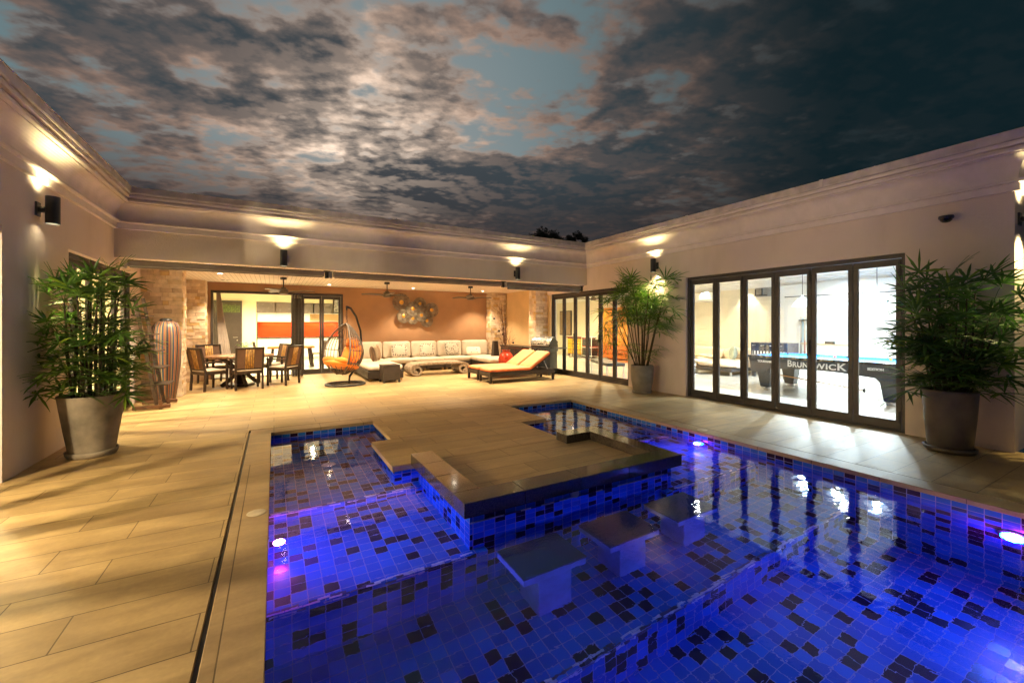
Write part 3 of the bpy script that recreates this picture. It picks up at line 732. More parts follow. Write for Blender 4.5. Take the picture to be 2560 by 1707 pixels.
# ================================================================== VERANDA FURNITURE
ld = thing('ladder_shelf', 'leaning wooden ladder shelf with slim plank steps between the palm and the striped urn', 'ladder shelf', (-1.86, 9.9, 0), R(0))
b = MB()
for y in (-.28, .28): b.bar((.05, y, .02), (-.26, y, 2.0), .05, .04, (0, 1, 0)); 
M['lad'] = mat('ladder_wood', (.055, .030, .019), .5, var=.3, vscale=10)
rails = b.build('rail', M['lad'], ld)
for i, z in enumerate((.42, .72, 1.02, 1.32, 1.66)):
    x = .05 - .31*z/2; w_ = .44 - i*.06
    b = MB(); b.box(x-w_/2, -.30, z, x+w_/2, .30, z+.022); b.build('step', M['lad'], ld, .004)
for y in (-.31, .31):
    b = MB(); b.cbox((-.02, y, .05), (.52, .07, .06)); b.box(.08, y-.03, 0, .13, y+.03, .12); b.build('foot', mat('ladder_foot', (.14, .06, .03), .5, var=.3), ld, .006)

ur = thing('striped_urn', 'tall urn with many coloured vertical stripes and a small dark cap', 'urn', (-1.86, 10.62, 0))
US = .70
prof_u = [(0, 0), (.20, 0), (.215, .03), (.27, .3), (.325, .7), (.348, 1.05), (.345, 1.30), (.315, 1.46), (.25, 1.545), (.12, 1.585), (0, 1.59)]
m, nt, bs = new_mat('urn_stripes')
sp = nd(nt, 'ShaderNodeSeparateXYZ'); nt.links.new(objco(nt), sp.inputs[0])
a = math_(nt, 'ARCTAN2', sp.outputs[1], sp.outputs[0]); f = math_(nt, 'FRACT', math_(nt, 'MULTIPLY', a, 9/(2*math.pi)))
c1, c2, c3, c4 = (.022, .027, .042), (.36, .14, .012), (.11, .014, .009), (.028, .052, .085)
nt.links.new(ramp(nt, f, [(0, c1), (.22, c2), (.28, c3), (.36, (.08, .065, .08)), (.5, (.48, .29, .05)), (.55, c4), (.78, (.5, .16, .04)), (.84, c1), (.93, (.46, .28, .09)), (.97, c3)], 'CONSTANT'), bs.inputs['Base Color'])
bs.inputs['Roughness'].default_value = .5
b = MB(); b.lathe([(r*US, z) for r, z in prof_u], n=48); b.build('body', m, ur)
b = MB(); b.lathe([(.10, 1.58), (.105, 1.61), (.08, 1.63), (0, 1.635)], n=24); b.build('cap', M['dark'], ur)

# dining table and chairs
tb = thing('dining_table', 'round wooden dining table on a dark curved pedestal', 'dining table', (-.72, 12.42, 0))
b = MB(); b.lathe([(0, .70), (.60, .70), (.66, .705), (.72, .715), (.725, .745), (.71, .757), (0, .757)], n=56); b.build('tabletop', M['wood'], tb)
for k in range(4):
    b = MB(); pts = []
    for i in range(9):
        t = i/8; pts.append((.42 - .30*math.sin(t*math.pi), 0, .02 + .68*t))
    for i in range(8): b.bar(pts[i], pts[i+1], .09, .055, (0, 1, 0))
    l = b.build('leg', M['darkwood'], tb); l.rotation_euler = (0, 0, R(20+90*k))
b = MB(); b.cyl((0, 0, .02), (0, 0, .70), .11, n=20); b.cyl((0, 0, 0), (0, 0, .05), .30, n=24); b.build('column', M['darkwood'], tb)
o = MB(); o.lathe([(0, 0), (.17, 0), (.175, .005), (0, .007)], n=32); o = o.build('place_mat', mat('straw_mat', (.72, .6, .38), .8, var=.2, vscale=30)); o.location = (-1.02, 12.2, .757); tag(o, 'pale round mat lying on the dining table', 'mat')
vs_ = thing('table_plant', 'small leafy green plant in a pale vase on the dining table', 'vase plant', (-.66, 12.62, .757))
b = MB(); b.lathe([(0, 0), (.05, 0), (.075, .06), (.065, .13), (.05, .17), (.058, .18), (.045, .175)], n=24); b.build('vase', mat('pale_vase', (.6, .58, .45), .3), vs_)
b = MB(); q = random.Random(4)
for k in range(26):
    a = q.uniform(0, 6.28); e_ = q.uniform(.2, 1.3); L = q.uniform(.07, .16); c = Vector((math.cos(a)*math.cos(e_), math.sin(a)*math.cos(e_), math.sin(e_)))*L + Vector((0, 0, .17))
    s1 = Vector((-math.sin(a), math.cos(a), .2))*.028; d_ = Vector((math.cos(a), math.sin(a), q.uniform(-.4, .5)))*.06
    b.tube([(0, 0, .16), c], .002, 3, cap=False); b.add([c-d_*.2, c+s1+d_*.4, c+d_*1.1, c-s1+d_*.4], [(0, 1, 2, 3)])
b.build('leaves', mat('bright_leaf', (.16, .42, .06), .5, var=.25, vscale=30), vs_)

def chair():
    """facing +Y"""
    o = thing('dining_chair', 'x', 'chair', (0, 0, 0), 0, 'armchairs round the dining table')
    dm = M['darkwood']; w, dp = .27, .24
    for sx in (-1, 1):
        b = MB(); b.bar((sx*w, dp, 0), (sx*w, dp, .66), .042, .042); b.build('leg', dm, o, .004)
        b = MB(); b.bar((sx*w, -dp, 0), (sx*w, -dp+.02, .44), .042, .045); b.bar((sx*w, -dp+.02, .43), (sx*w, -dp-.09, .99), .042, .042); b.build('leg', dm, o, .004)
        b = MB(); b.bar((sx*w, -dp-.02, .645), (sx*w, dp+.03, .665), .05, .028); b.build('armrest', dm, o, .006)
    b = MB(); b.box(-w, dp-.02, .37, w, dp+.015, .43); b.box(-w, -dp, .37, w, -dp+.03, .43); b.box(-w-.015, -dp, .37, -w+.015, dp, .43); b.box(w-.015, -dp, .37, w+.015, dp, .43); b.build('seat_frame', dm, o, .003)
    b = MB(); b.pillow((0, 0, .455), (.53, .50, .085), e=9); b.build('seat_cushion', M['cush'], o)
    Mx = Matrix.Translation((0, -dp+.01, .50)) @ Matrix.Rotation(R(11.3), 4, 'X')
    b = MB(); b.box(-w+.02, -.014, 0, w-.02, .014, .47, Mx); back = b.build('backrest', M['rattan'], o, .004)
    b = MB(); b.box(-w-.005, -.022, .45, w+.005, .022, .495, Mx); b.build('back_rail', dm, o, .004); b = MB(); b.box(-w, -.018, -.035, w, .018, .01, Mx); b.build('lower_rail', dm, o, .004)
    b = MB()
    for k in range(5):
        x = -.075 + k*.036
        for yy in (-.017, .017): b.tube([Mx @ Vector((x, yy, .005)), Mx @ Vector((x+.004*math.sin(k*2), yy, .25)), Mx @ Vector((x, yy, .455))], .014, 6)
    b.build('bamboo_inlay', M['bamboo'], back)
    return o
c0 = chair()
spots = [(-1.31, 11.93, (.60, .42), 'brown woven armchair nearest the stone pillar with its back to the pool'), (-.55, 11.68, (-.12, .5), 'brown woven armchair at the middle front with its back squarely to the pool'),
         (.22, 12.12, (-.42, .30), 'brown woven armchair turned sideways with its armrest toward the pool'), (.0, 13.03, (-.55, -.30), 'brown woven armchair behind the table by the folded door leaves'), (-1.35, 13.32, (.32, -.55), 'brown woven armchair at the back of the table facing the pool')]
for i, (x, y, f, lab) in enumerate(spots):
    rz = math.atan2(-f[0], f[1])
    if i == 0: c0.location = (x, y, 0); c0.rotation_euler = (0, 0, rz); c0['label'] = lab
    else: dup(c0, (x, y, 0), rz, lab)

# hanging egg chair
eg = thing('hanging_chair', 'grey wicker egg chair with orange cushions hanging from a curved stand', 'hanging chair', (1.56, 11.2, 0))
b = MB(); ring = [(.46*math.cos(k*2*math.pi/40), .42*math.sin(k*2*math.pi/40), .03) for k in range(40)]; b.tube(ring, .026, 10, True); b.bar((-.45, 0, .03), (.45, 0, .03), .04, .03); b.build('base_ring', M['dark'], eg)
pa = Vector((.80, .60, 0)).normalized()
pts = [(pa.x*.12, pa.y*.12, .03), (pa.x*.14, pa.y*.14, .2), (pa.x*.40, pa.y*.40, .45), (pa.x*.56, pa.y*.56, .9), (pa.x*.52, pa.y*.52, 1.35), (pa.x*.36, pa.y*.36, 1.72), (pa.x*.17, pa.y*.17, 1.93), (pa.x*.03, pa.y*.03, 1.96)]
b = MB(); b.tube(pts, .027, 10); b.build('stand', M['dark'], eg)
b = MB(); b.tube([(.03, .02, 1.97), (.03, .02, 1.88)], .022, 8)
for k in range(5): b.tube([(.03+.014*math.cos(t*math.pi/4), .02+(.014*math.sin(t*math.pi/4) if k % 2 else 0), 1.86-.045*k + (.022*math.sin(t*math.pi/4))) for t in range(8)], .005, 5, True)
b.tube([(.03, .02, 1.66), (.05, .02, 1.61), (.04, .02, 1.57), (.02, .02, 1.55)], .008, 6); b.build('chain', M['dark'], eg)
tilt = Matrix.Translation((.03, .02, 1.55)) @ Matrix.Rotation(R(7), 4, Vector((-.5, .85, 0))) @ Matrix.Translation((0, 0, -1.30))
def egr(z):
    """basket radius, local z from 0 (bottom) to 1.30 (top)"""
    t = z/1.30
    return .47*math.pow(max(0, math.sin(math.pi*min(1, max(0, t))**.80)), .72) if 0 < t < 1 else .0
op = math.atan2(-.62, -.79)                                            # opening towards the left front
b = MB()
for k in range(22):
    a = op + R(62) + (2*math.pi - R(124))*k/21
    pts = []
    for i in range(15):
        z = .02 + 1.27*i/14; r = max(.02, egr(z)); pts.append(tilt @ Vector((r*math.cos(a), r*math.sin(a), z)))
    b.tube(pts, .0095 if 0 < k < 21 else .022, 6)
for k in range(7):                                                     # ribs under the seat
    a = op - R(62) + R(124)*k/6
    pts = []
    for i in range(6):
        z = .02 + .30*i/5; r = max(.02, egr(z)); pts.append(tilt @ Vector((r*math.cos(a), r*math.sin(a), z)))
    b.tube(pts, .009, 6)
for z in (.30, .62, .90):
    r = egr(z); full = z < .4; a0 = op + (0 if full else R(62)); a1 = op + (2*math.pi if full else 2*math.pi - R(62))
    b.tube([tilt @ Vector((r*math.cos(a0+(a1-a0)*i/30), r*math.sin(a0+(a1-a0)*i/30), z)) for i in range(31)], .010 if not full else .016, 6)
b.build('basket', mat('grey_rattan', (.15, .12, .10), .6, var=.2, vscale=30, bmp=.3), eg)
Mc = tilt @ Matrix.Rotation(op, 4, 'Z')
b = MB(); b.pillow((0, 0, 0), (.80, .76, .22), M=Mc @ Matrix.Translation((.03, 0, .25)) @ Matrix.Rotation(R(-8), 4, 'Y'), e=2.6, n=16)
for s_ in (-1, 1): b.pillow((0, 0, 0), (.34, .36, .20), M=Mc @ Matrix.Translation((.20, s_*.19, .34)) @ Matrix.Rotation(R(-14), 4, 'Y'), e=2.6)
b.build('seat_cushion', M['orange'], eg)
b = MB(); b.pillow((0, 0, 0), (.16, .62, .52), M=Mc @ Matrix.Translation((-.29, 0, .55)) @ Matrix.Rotation(R(-18), 4, 'Y'), e=3.4, n=16, ax='x'); b.pillow((0, 0, 0), (.15, .42, .22), M=Mc @ Matrix.Translation((-.27, 0, .84)) @ Matrix.Rotation(R(-4), 4, 'Y'), e=3.4, ax='x'); b.build('back_cushion', M['orange'], eg)

# sectional sofa
sf = thing('sectional_sofa', 'long U-shaped dark wicker sofa with cream cushions along the brown wall', 'sofa', (4.6, 13.6, 0))
X = lambda x: x-4.6
Y_ = lambda y: y-13.6
b = MB()
for (x0, y0, x1, y1) in ((2.16, 11.48, 3.10, 14.1), (3.12, 13.38, 4.35, 14.1), (4.37, 13.38, 5.0, 14.1), (5.02, 13.38, 5.98, 14.1), (6.0, 12.0, 6.9, 14.1)):
    b.box(X(x0), Y_(y0), .06, X(x1), Y_(y1), .27)
b.build('base', M['wicker'], sf, .012)
b = MB()
for (x, y) in ((2.2, 11.52), (3.0, 11.50), (3.16, 13.42), (4.30, 13.42), (4.42, 13.42), (4.92, 13.42), (5.06, 13.42), (6.05, 12.05), (6.8, 12.05)): b.box(X(x), Y_(y), 0, X(x)+.07, Y_(y)+.07, .075)
b.build('foot', mat('brass_foot', (.5, .36, .18), .4, metal=.4), sf, .003)
for (x0, y0, x1, y1) in ((2.16, 11.48, 3.10, 13.0), (3.12, 13.36, 3.98, 13.98), (4.0, 13.36, 4.98, 13.98), (5.0, 13.36, 5.98, 13.98), (6.0, 12.0, 6.9, 13.0), (2.16, 13.02, 3.10, 13.98), (6.0, 13.02, 6.9, 13.98)):
    b = MB(); b.pillow((X((x0+x1)/2), Y_((y0+y1)/2), .35), (x1-x0, y1-y0, .17), e=14, n=12, puff=2.2); b.build('seat_cushion', M['cush'], sf)
for (x0, x1) in ((2.30, 3.06), (3.08, 4.0), (4.02, 4.92), (4.94, 5.84), (5.86, 6.88)):
    Mx = Matrix.Rotation(R(-8), 4, 'X')
    b = MB(); b.pillow((X((x0+x1)/2), Y_(13.97), .69), (x1-x0, .20, .55), M=Mx, e=9, n=14, puff=1.6, ax='y'); b.build('back_cushion', M['cush'], sf)
def cushion(label, loc, rz, size, m, lean=-18, name='throw_pillow'):
    b = MB(); b.pillow((0, 0, 0), (size[0], .16, size[1]), e=6.5, n=14, puff=1.05, ax='y'); o = b.build(name, m); o.location = loc; o.rotation_euler = (R(lean), 0, rz); tag(o, label, 'pillow', 'pillows on the sofa'); return o
dm = dots('dotted_fabric', (.62, .56, .47), (.02, .018, .018), 17, .33)
cushion('dotted pillow on the sofa nearest the hanging chair', (3.58, 13.78, .66), R(3), (.55, .46), dm)
cushion('dotted pillow on the sofa under the middle of the wall discs', (4.52, 13.78, .66), R(-3), (.52, .46), dm)
cushion('densely patterned pillow on the sofa between the discs and the red vase', (5.42, 13.78, .68), R(2), (.54, .46), dots('zigzag_fabric', (.58, .52, .43), (.02, .02, .022), 20, .38))
cushion('leaf-sketched pale pillow lying in the sofa corner near the dark column lamp', (6.22, 13.74, .58), R(-20), (.52, .34), dots('leaf_fabric', (.7, .64, .55), (.08, .08, .09), 9, .2), -42)
cushion('tan pillow standing on edge at the chaise end of the sofa', (2.72, 12.95, .68), R(75), (.44, .46), M['tan'], -10)
cushion('brown pillow leaning behind the hanging chair', (2.52, 12.75, .66), R(80), (.44, .44), mat('brown_fabric', (.16, .10, .06), .9, bmp=.3), -8)
cushion('pale slim pillow standing between the tan and brown pillows', (2.62, 12.85, .67), R(85), (.44, .46), mat('pale_tan_fabric', (.46, .36, .25), .9, bmp=.3), -6)
ot = thing('wicker_side_box', 'small dark wicker side box standing in front of the chaise by the hanging chair', 'side table', (2.66, 11.22, 0), R(4))
b = MB(); b.box(-.22, -.19, .06, .22, .19, .44); b.build('body', M['wicker'], ot, .012)
b = MB(); b.box(-.23, -.20, .44, .23, .20, .46); b.build('top', M['wicker'], ot, .006)
for sx in (-1, 1):
    for sy in (-1, 1): b = MB(); b.box(sx*.2-.022, sy*.17-.022, 0, sx*.2+.022, sy*.17+.022, .07); b.build('leg', M['dark'], ot)

# scroll coffee table
sc = thing('scroll_table', 'low carved stone bench table with rolled scroll ends', 'coffee table', (4.38, 12.36, 0))
pts = []
for i in range(29):
    a = R(90) + i/28*R(560); r = .165 - .115*i/28; pts.append((-.74 + r*math.cos(a)*1.15, .17 + r*math.sin(a)))
left = list(reversed(pts)); right = [(-x, z) for x, z in pts]
line = left + [(-.4, .352), (0, .358), (.4, .352)] + right
line = [(x, z if abs(x) > .75 or z < .30 else z) for x, z in line]
b = MB(); vs = []; th = .032; n = len(line)
for i, (x, z) in enumerate(line):
    a = Vector(line[max(0, i-1)]); c_ = Vector(line[min(n-1, i+1)]); t = (c_-a).normalized(); nn = Vector((-t.y, t.x))
    for y in (-.35, .35):
        for sgn in (1, -1): vs.append((x + nn.x*th*sgn, y, z + nn.y*th*sgn))
fs = []
for i in range(n-1):
    a = i*4; c_ = a+4
    fs += [(a, c_, c_+2, a+2), (a+1, a+3, c_+3, c_+1), (a, a+1, c_+1, c_), (a+2, c_+2, c_+3, a+3)]
fs += [(0, 2, 3, 1), (n*4-4, n*4-3, n*4-1, n*4-2)]
b.add(vs, fs); b.build('slab', M['carved'], sc, .006)

M['burnt'] = mat('burnt_orange_fabric', (.72, .15, .025), .85, var=.1)
# loungers
def lounger(y0, label, ang):
    o = thing('sun_lounger', label, 'sun lounger', (5.78, y0, 0), 0, 'pair of orange sun loungers')
    fr = M['wicker']
    b = MB(); b.box(-1.0, -.33, .17, 1.0, -.27, .29); b.box(-1.0, .27, .17, 1.0, .33, .29); b.box(-1.0, -.27, .17, -.94, .27, .29); b.box(.94, -.27, .17, 1.0, .27, .29); b.box(-.94, -.27, .24, .25, .27, .275); b.build('frame', fr, o, .006)
    for sx in (-1, 1):
        for sy in (-1, 1): b = MB(); b.box(sx*.97-.03, sy*.30-.03, 0, sx*.97+.03, sy*.30+.03, .17); b.build('leg', M['darkwood'], o, .003)
    b = MB(); b.pillow((-.365, 0, .335), (1.26, .64, .10), e=16, n=12, puff=2.2); b.build('seat_cushion', M['peach'], o)
    Mx = Matrix.Translation((.25, 0, .29)) @ Matrix.Rotation(-ang, 4, 'Y')
    b = MB(); b.box(0, -.30, -.03, .74, .30, 0, Mx); b.build('back_frame', fr, o, .004)
    b = MB(); b.pillow((0, 0, 0), (.76, .64, .10), M=Mx @ Matrix.Translation((.38, 0, .055)), e=16, n=12, puff=2.2); b.build('back_cushion', M['peach'], o)
    b = MB(); b.pillow((0, 0, 0), (.785, .66, .055), M=Mx @ Matrix.Translation((.375, 0, .035)), e=18, n=8, puff=2.4); b.pillow((-.365, 0, .318), (1.285, .66, .055), e=18, n=8, puff=2.4); b.build('piping', M['burnt'], o)
    e_ = Mx @ Vector((.5, 0, -.02))
    for sy in (-1, 1): b = MB(); b.bar((e_.x, sy*.26, e_.z), (.82, sy*.26, .28), .018, .018); b.build('prop_bar', M['steel'], o)
    return o
lounger(9.86, 'orange sun lounger nearest the pool with raised backrest', R(33))
lounger(10.62, 'orange sun lounger farther from the pool beside the red vase', R(33))

# red vase with branches
rv = thing('branch_vase', 'large red vase holding tall dry branches behind the loungers', 'vase', (6.28, 11.42, 0))
b = MB(); b.lathe([(0, 0), (.13, 0), (.17, .08), (.235, .34), (.24, .46), (.20, .60), (.12, .68), (.13, .72), (.155, .735), (.13, .73), (.11, .69)], n=40); b.build('body', M['red'], rv)
q = random.Random(8)
for k in range(16):
    lean = -.42 + .75*q.random(); H = q.uniform(1.2, 2.35) if lean < .1 else q.uniform(.95, 1.75); dy = q.uniform(-.3, .3)
    b = MB(); pts = []; n = 9
    for i in range(n):
        t = i/(n-1); pts.append((lean*.75*t**1.2 + q.uniform(-.02, .02)*(i > 1), dy*t + q.uniform(-.02, .02), .55 + (H-.55)*t))
    b.tube(pts, [.010 - .0075*i/(n-1) for i in range(n)], 5)
    for j in range(5):
        i = q.randint(3, n-2); p0 = Vector(pts[i]); d_ = Vector((q.uniform(-.22, .16), q.uniform(-.15, .15), q.uniform(.05, .25)))
        b.tube([p0, p0 + d_*.5 + Vector((0, 0, -.02)), p0 + d_], [.004, .003, .0015], 4)
    b.build('branch', M['twig'], rv)
b = MB()
for (x, z) in ((-.25, 1.32), (-.12, 1.22), (.25, .95), (-.42, 1.7)): b.pillow((x, -.02, z), (.07, .07, .07), e=2, n=6)
b.build('seed_pod', M['darkwood'], rv)

tp = thing('tapered_lamp', 'dark tapered column lamp standing on the sofa platform beside the dry branches', 'floor lamp', (6.72, 13.0, 0.43))
b = MB()
vs = [(sx*.11, sy*.11, 0) for sx, sy in ((-1, -1), (1, -1), (1, 1), (-1, 1))] + [(sx*.07, sy*.07, .52) for sx, sy in ((-1, -1), (1, -1), (1, 1), (-1, 1))]
b.add(vs, [(0, 3, 2, 1), (4, 5, 6, 7)] + [(i, (i+1) % 4, (i+1) % 4+4, i+4) for i in range(4)]); b.build('shaft', M['darkwood'], tp, .006)
b = MB(); b.box(-.13, -.13, -.012, .13, .13, .0); b.build('base', M['darkwood'], tp, .003)
sb = thing('sideboard', 'dark wooden sideboard against the ochre side wall behind the branches', 'sideboard', (7.36, 12.6, 0))
b = MB(); b.box(-.26, -.78, .74, .26, .78, .79); b.build('top', M['darkwood'], sb, .004)
b = MB(); b.box(-.23, -.75, .12, .24, .75, .74); b.build('cabinet', mat('reddish_wood', (.16, .04, .025), .4, var=.3, vscale=5), sb, .004)
for sy in (-1, 0, 1): b = MB(); b.box(-.245, sy*.49-.22, .18, -.23, sy*.49+.22, .70); b.build('drawer', M['darkwood'], sb, .003)
for sy in (-1, 1): b = MB(); b.box(-.22, sy*.7-.03, 0, .22, sy*.7+.03, .12); b.build('leg', M['darkwood'], sb)

# barbecue
bq = thing('barbecue', 'black barbecue with a shiny silver cover on its hood', 'barbecue', (7.20, 10.62, 0), R(-62))
bk = mat('bbq_black', (.025, .028, .03), .35, var=.2, spec=.6)
b = MB(); b.box(-.30, -.24, .10, .30, .24, .70); b.build('cabinet', bk, bq, .01)
for sx in (-1, 1): b = MB(); b.box(sx*.15-.14, -.255, .13, sx*.15+.14, -.24, .60); b.box(sx*.03-.008, -.285, .32, sx*.03+.008, -.255, .5); b.build('door', bk, bq, .004)
b = MB(); b.box(-.32, -.29, .70, .32, .26, .82); b.build('control_panel', mat('bbq_panel', (.10, .12, .14), .3, metal=.4), bq, .01)
b = MB()
for k in range(3): b.cyl((-.18+k*.18, -.29, .76), (-.18+k*.18, -.325, .76), .025, n=16)
b.build('knob', M['dark'], bq)
b = MB(); b.prism([(-.27, .83), (-.29, .93), (-.22, 1.06), (-.08, 1.13), (.08, 1.12), (.20, 1.02), (.24, .83)], 'x', -.32, .32); b.build('hood', bk, bq, .012)
b = MB(); n = 12; vs = []
for i in range(n+1):
    x = -.335 + .67*i/n
    for k in range(7):
        t = k/6; y = -.30 + .54*t; z = .98 + .17*math.sin(min(1, t*1.1)*math.pi)**.8 + .012*math.sin(i*1.9+k*2.3); z -= (.07*abs(math.sin(i*1.3)) if k == 0 else 0)
        vs.append((x, y, z))
fs = [(i*7+k, (i+1)*7+k, (i+1)*7+k+1, i*7+k+1) for i in range(n) for k in range(6)]
b.add(vs, fs, True); cvr = b.build('foil_cover', mat('silver_cover', (.62, .66, .68), .28, metal=.85, var=.2, vscale=14, bmp=.5, bscale=14), bq); md = cvr.modifiers.new('thick', 'SOLIDIFY'); md.thickness = .01
for sx in (-1, 1): b = MB(); b.box(sx*.32 if sx > 0 else -.66, -.24, .80, .66 if sx > 0 else -.32, .20, .83); b.build('side_shelf', bk, bq, .006)
b = MB(); b.cyl((-.30, -.33, .90), (.30, -.33, .90), .014, n=10); b.bar((-.27, -.33, .90), (-.27, -.28, .90), .015, .015); b.bar((.27, -.33, .90), (.27, -.28, .90), .015, .015); b.build('handle', M['steel'], bq)
for sx in (-1, 1):
    for sy in (-1, 1): b = MB(); b.cyl((sx*.26-.015, sy*.2, .05), (sx*.26+.015, sy*.2, .05), .05, n=18); b.build('wheel', M['dark'], bq)

# wall art
wa = thing('disc_wall_art', 'cluster of eight slatted bronze discs with gold centres on the brown wall', 'wall art', (4.2, 14.18, 2.0))
for i, (x, z, r, y) in enumerate(((3.74, 2.27, .29, -.06), (4.38, 2.24, .21, -.05), (4.80, 2.03, .245, -.06), (4.11, 2.05, .235, -.15), (3.80, 1.80, .22, -.11), (4.41, 1.84, .22, -.13), (4.12, 1.72, .19, -.09), (4.62, 1.66, .22, -.07))):
    b = MB(); n = 30; c = Vector((x-4.2, y, z-2.0))
    for k in range(n):
        a = 2*math.pi*k/n; u = Vector((math.cos(a), 0, math.sin(a))); w_ = Vector((-math.sin(a), 0, math.cos(a)))
        wi, wo = .004, r*.058
        p = [c+u*r*.18-w_*wi, c+u*r*.18+w_*wi, c+u*r+w_*wo, c+u*r-w_*wo]
        b.add(p + [v_ + Vector((0, -.012, 0)) for v_ in p], [(0, 1, 2, 3), (7, 6, 5, 4), (0, 4, 5, 1), (1, 5, 6, 2), (2, 6, 7, 3), (3, 7, 4, 0)])
    b.tube([c + Vector((r*math.cos(k*math.pi/16), .004, r*math.sin(k*math.pi/16))) for k in range(32)], .008, 6, True)
    dsc = b.build('disc', M['bronze'], wa)
    b = MB(); b.lathe([(r*.26, 0), (r*.12, .012), (0, .02)], n=24, M=Matrix.Translation(c + Vector((0, -.012, 0))) @ Matrix.Rotation(R(90), 4, 'X')); b.build('gold_centre', M['gold'], dsc)
    b = MB(); b.cyl(c, (c.x, -.005, c.z), .012, n=8); b.build('stem', M['dark'], dsc)
# ================================================================== GAME ROOM AND LIVING ROOM (right wing)
pt = thing('pool_table', 'long dark grey billiard table with blue cloth and white lettering', 'billiard table', (10.5, 4.4, 0))
grey = mat('table_grey', (.045, .05, .055), .35, var=.1); pale = mat('table_pale', (.55, .56, .56), .3, var=.05)
L, W = 1.40, .76
b = MB()
n = 16; top = .755
prof_s = [(-L, top), (-L, .60), (-L+.28, .50)] 
arch = [(-L+.28 + (2*L-.56)*i/n, .50 + .075*math.sin(math.pi*i/n)) for i in range(n+1)]
poly = [(-L, top), (-L+.06, .42), (-L+.34, .42)] + [(y, z - .0) for y, z in arch if abs(y) < L-.36] + [(L-.34, .42), (L-.06, .42), (L, top)]
for sx in (-1, 1):
    x0, x1 = (sx*W-.02, sx*W+.02); b.prism(poly, 'x', min(x0, x1), max(x0, x1))
for sy in (-1, 1): b.box(-W+.02, sy*(L-.02)-.02, .46, W-.02, sy*(L-.02)+.02, top)
b.build('apron', grey, pt, .006)
b = MB(); b.box(-W+.02, -L+.02, .58, W-.02, L-.02, .70); b.build('slate_bed', pale, pt)
b = MB(); b.box(-W-.06, -L-.06, top, -W+.07, L+.06, .805); b.box(W-.07, -L-.06, top, W+.06, L+.06, .805); b.box(-W+.07, -L-.06, top, W-.07, -L+.07, .805); b.box(-W+.07, L-.07, top, W-.07, L+.06, .805); b.build('rail', mat('rail_black', (.02, .022, .025), .25, coat=.4), pt, .008)
cloth = mat('blue_cloth', (.03, .36, .80), .9, var=.04, bmp=.1)
b = MB(); b.box(-W+.07, -L+.07, .74, W-.07, L-.07, .765); b.build('cloth', cloth, pt)
b = MB(); b.box(-W+.07, -L+.14, .766, -W+.115, -.06, .80); b.box(-W+.07, .06, .766, -W+.115, L-.14, .80); b.box(W-.115, -L+.14, .766, W-.07, -.06, .80); b.box(W-.115, .06, .766, W-.07, L-.14, .80); b.box(-W+.14, -L+.07, .766, W-.14, -L+.115, .80); b.box(-W+.14, L-.115, .766, W-.14, L-.07, .80); b.build('cushion', mat('cushion_blue', (.02, .2, .7), .9), pt, .006)
b = MB()
for x in (-W+.05, W-.05):
    for y in (-L+.05, 0, L-.05): b.cyl((x, y, .79), (x, y, .8065), .055, n=20)
b.build('pocket', M['dark'], pt)
for sx in (-1, 1):
    for sy in (-1, 1):
        b = MB(); c = (sx*.52, sy*1.14); vs = [(c[0]+a*.15, c[1]+d*.17, .60) for a, d in ((-1, -1), (1, -1), (1, 1), (-1, 1))] + [(c[0]+a*.09, c[1]+d*.10, .075) for a, d in ((-1, -1), (1, -1), (1, 1), (-1, 1))]
        b.add(vs, [(0, 1, 2, 3), (7, 6, 5, 4)] + [(i, i+4, (i+1) % 4+4, (i+1) % 4) for i in range(4)]); lg = b.build('leg', grey, pt, .01)
        b = MB(); b.cyl((*c, 0), (*c, .075), .085, n=20); b.build('foot', M['steel'], lg)
TX = []
def text(s, size, y, z, name='lettering', x=-W-.0225, bold=.004, par=pt, m=M['white'], rot=None):
    cu = bpy.data.curves.new(name, 'FONT'); cu.body = s; cu.size = size; cu.extrude = .0015; cu.offset = bold; cu.align_x = 'LEFT'; cu.align_y = 'BOTTOM_BASELINE'
    cu.materials.append(m); o = bpy.data.objects.new(name, cu); COL.objects.link(o); o.parent = par
    TX.append(o); o.matrix_local = Matrix(((0, 0, -1, x), (-1, 0, 0, y), (0, 1, 0, z), (0, 0, 0, 1))); return o
for s_, y_, w_, big in (('Brun', .56, .395, 0), ('swicK', .135, .665, 4)):
    tx = text(s_, .195, y_, .605); tx.data.small_caps_scale = .80; tx.data.space_character = 1.06
    for i in range(len(s_)): tx.data.body_format[i].use_small_caps = i != big
    bpy.context.view_layer.update(); tx.matrix_local = tx.matrix_local @ Matrix.Diagonal((w_ / max(.01, tx.dimensions.x), 1, 1, 1))
text('TOURNAMENT', .062, 1.20, .655); text('EDITION', .062, -.86, .655)
bpy.context.view_layer.update(); dg = bpy.context.evaluated_depsgraph_get()
for o in TX:                                                            # lettering as real meshes
    me = bpy.data.meshes.new_from_object(o.evaluated_get(dg)); n_ = bpy.data.objects.new('lettering', me); COL.objects.link(n_); n_.parent = pt; n_.matrix_local = o.matrix_local.copy(); bpy.data.objects.remove(o)
q = random.Random(2)
for i, (x, y, c, nm) in enumerate(((10.2, 3.95, (.7, .7, .65), 'white'), (10.75, 4.5, (.6, .05, .03), 'red'), (10.6, 4.1, (.02, .02, .05), 'black'), (10.95, 3.6, (.7, .25, .03), 'orange'), (10.7, 3.35, (.55, .04, .04), 'maroon'))):
    b = MB(); b.lathe([(.0285*math.sin(math.pi*k/10), .0285 - .0285*math.cos(math.pi*k/10)) for k in range(11)], n=18); o = b.build('billiard_ball', mat(nm+'_ball', c, .1, var=.02, coat=.5)); o.location = (x, y, .765)
    tag(o, nm + ' billiard ball lying on the blue cloth', 'ball', 'balls on the billiard table')
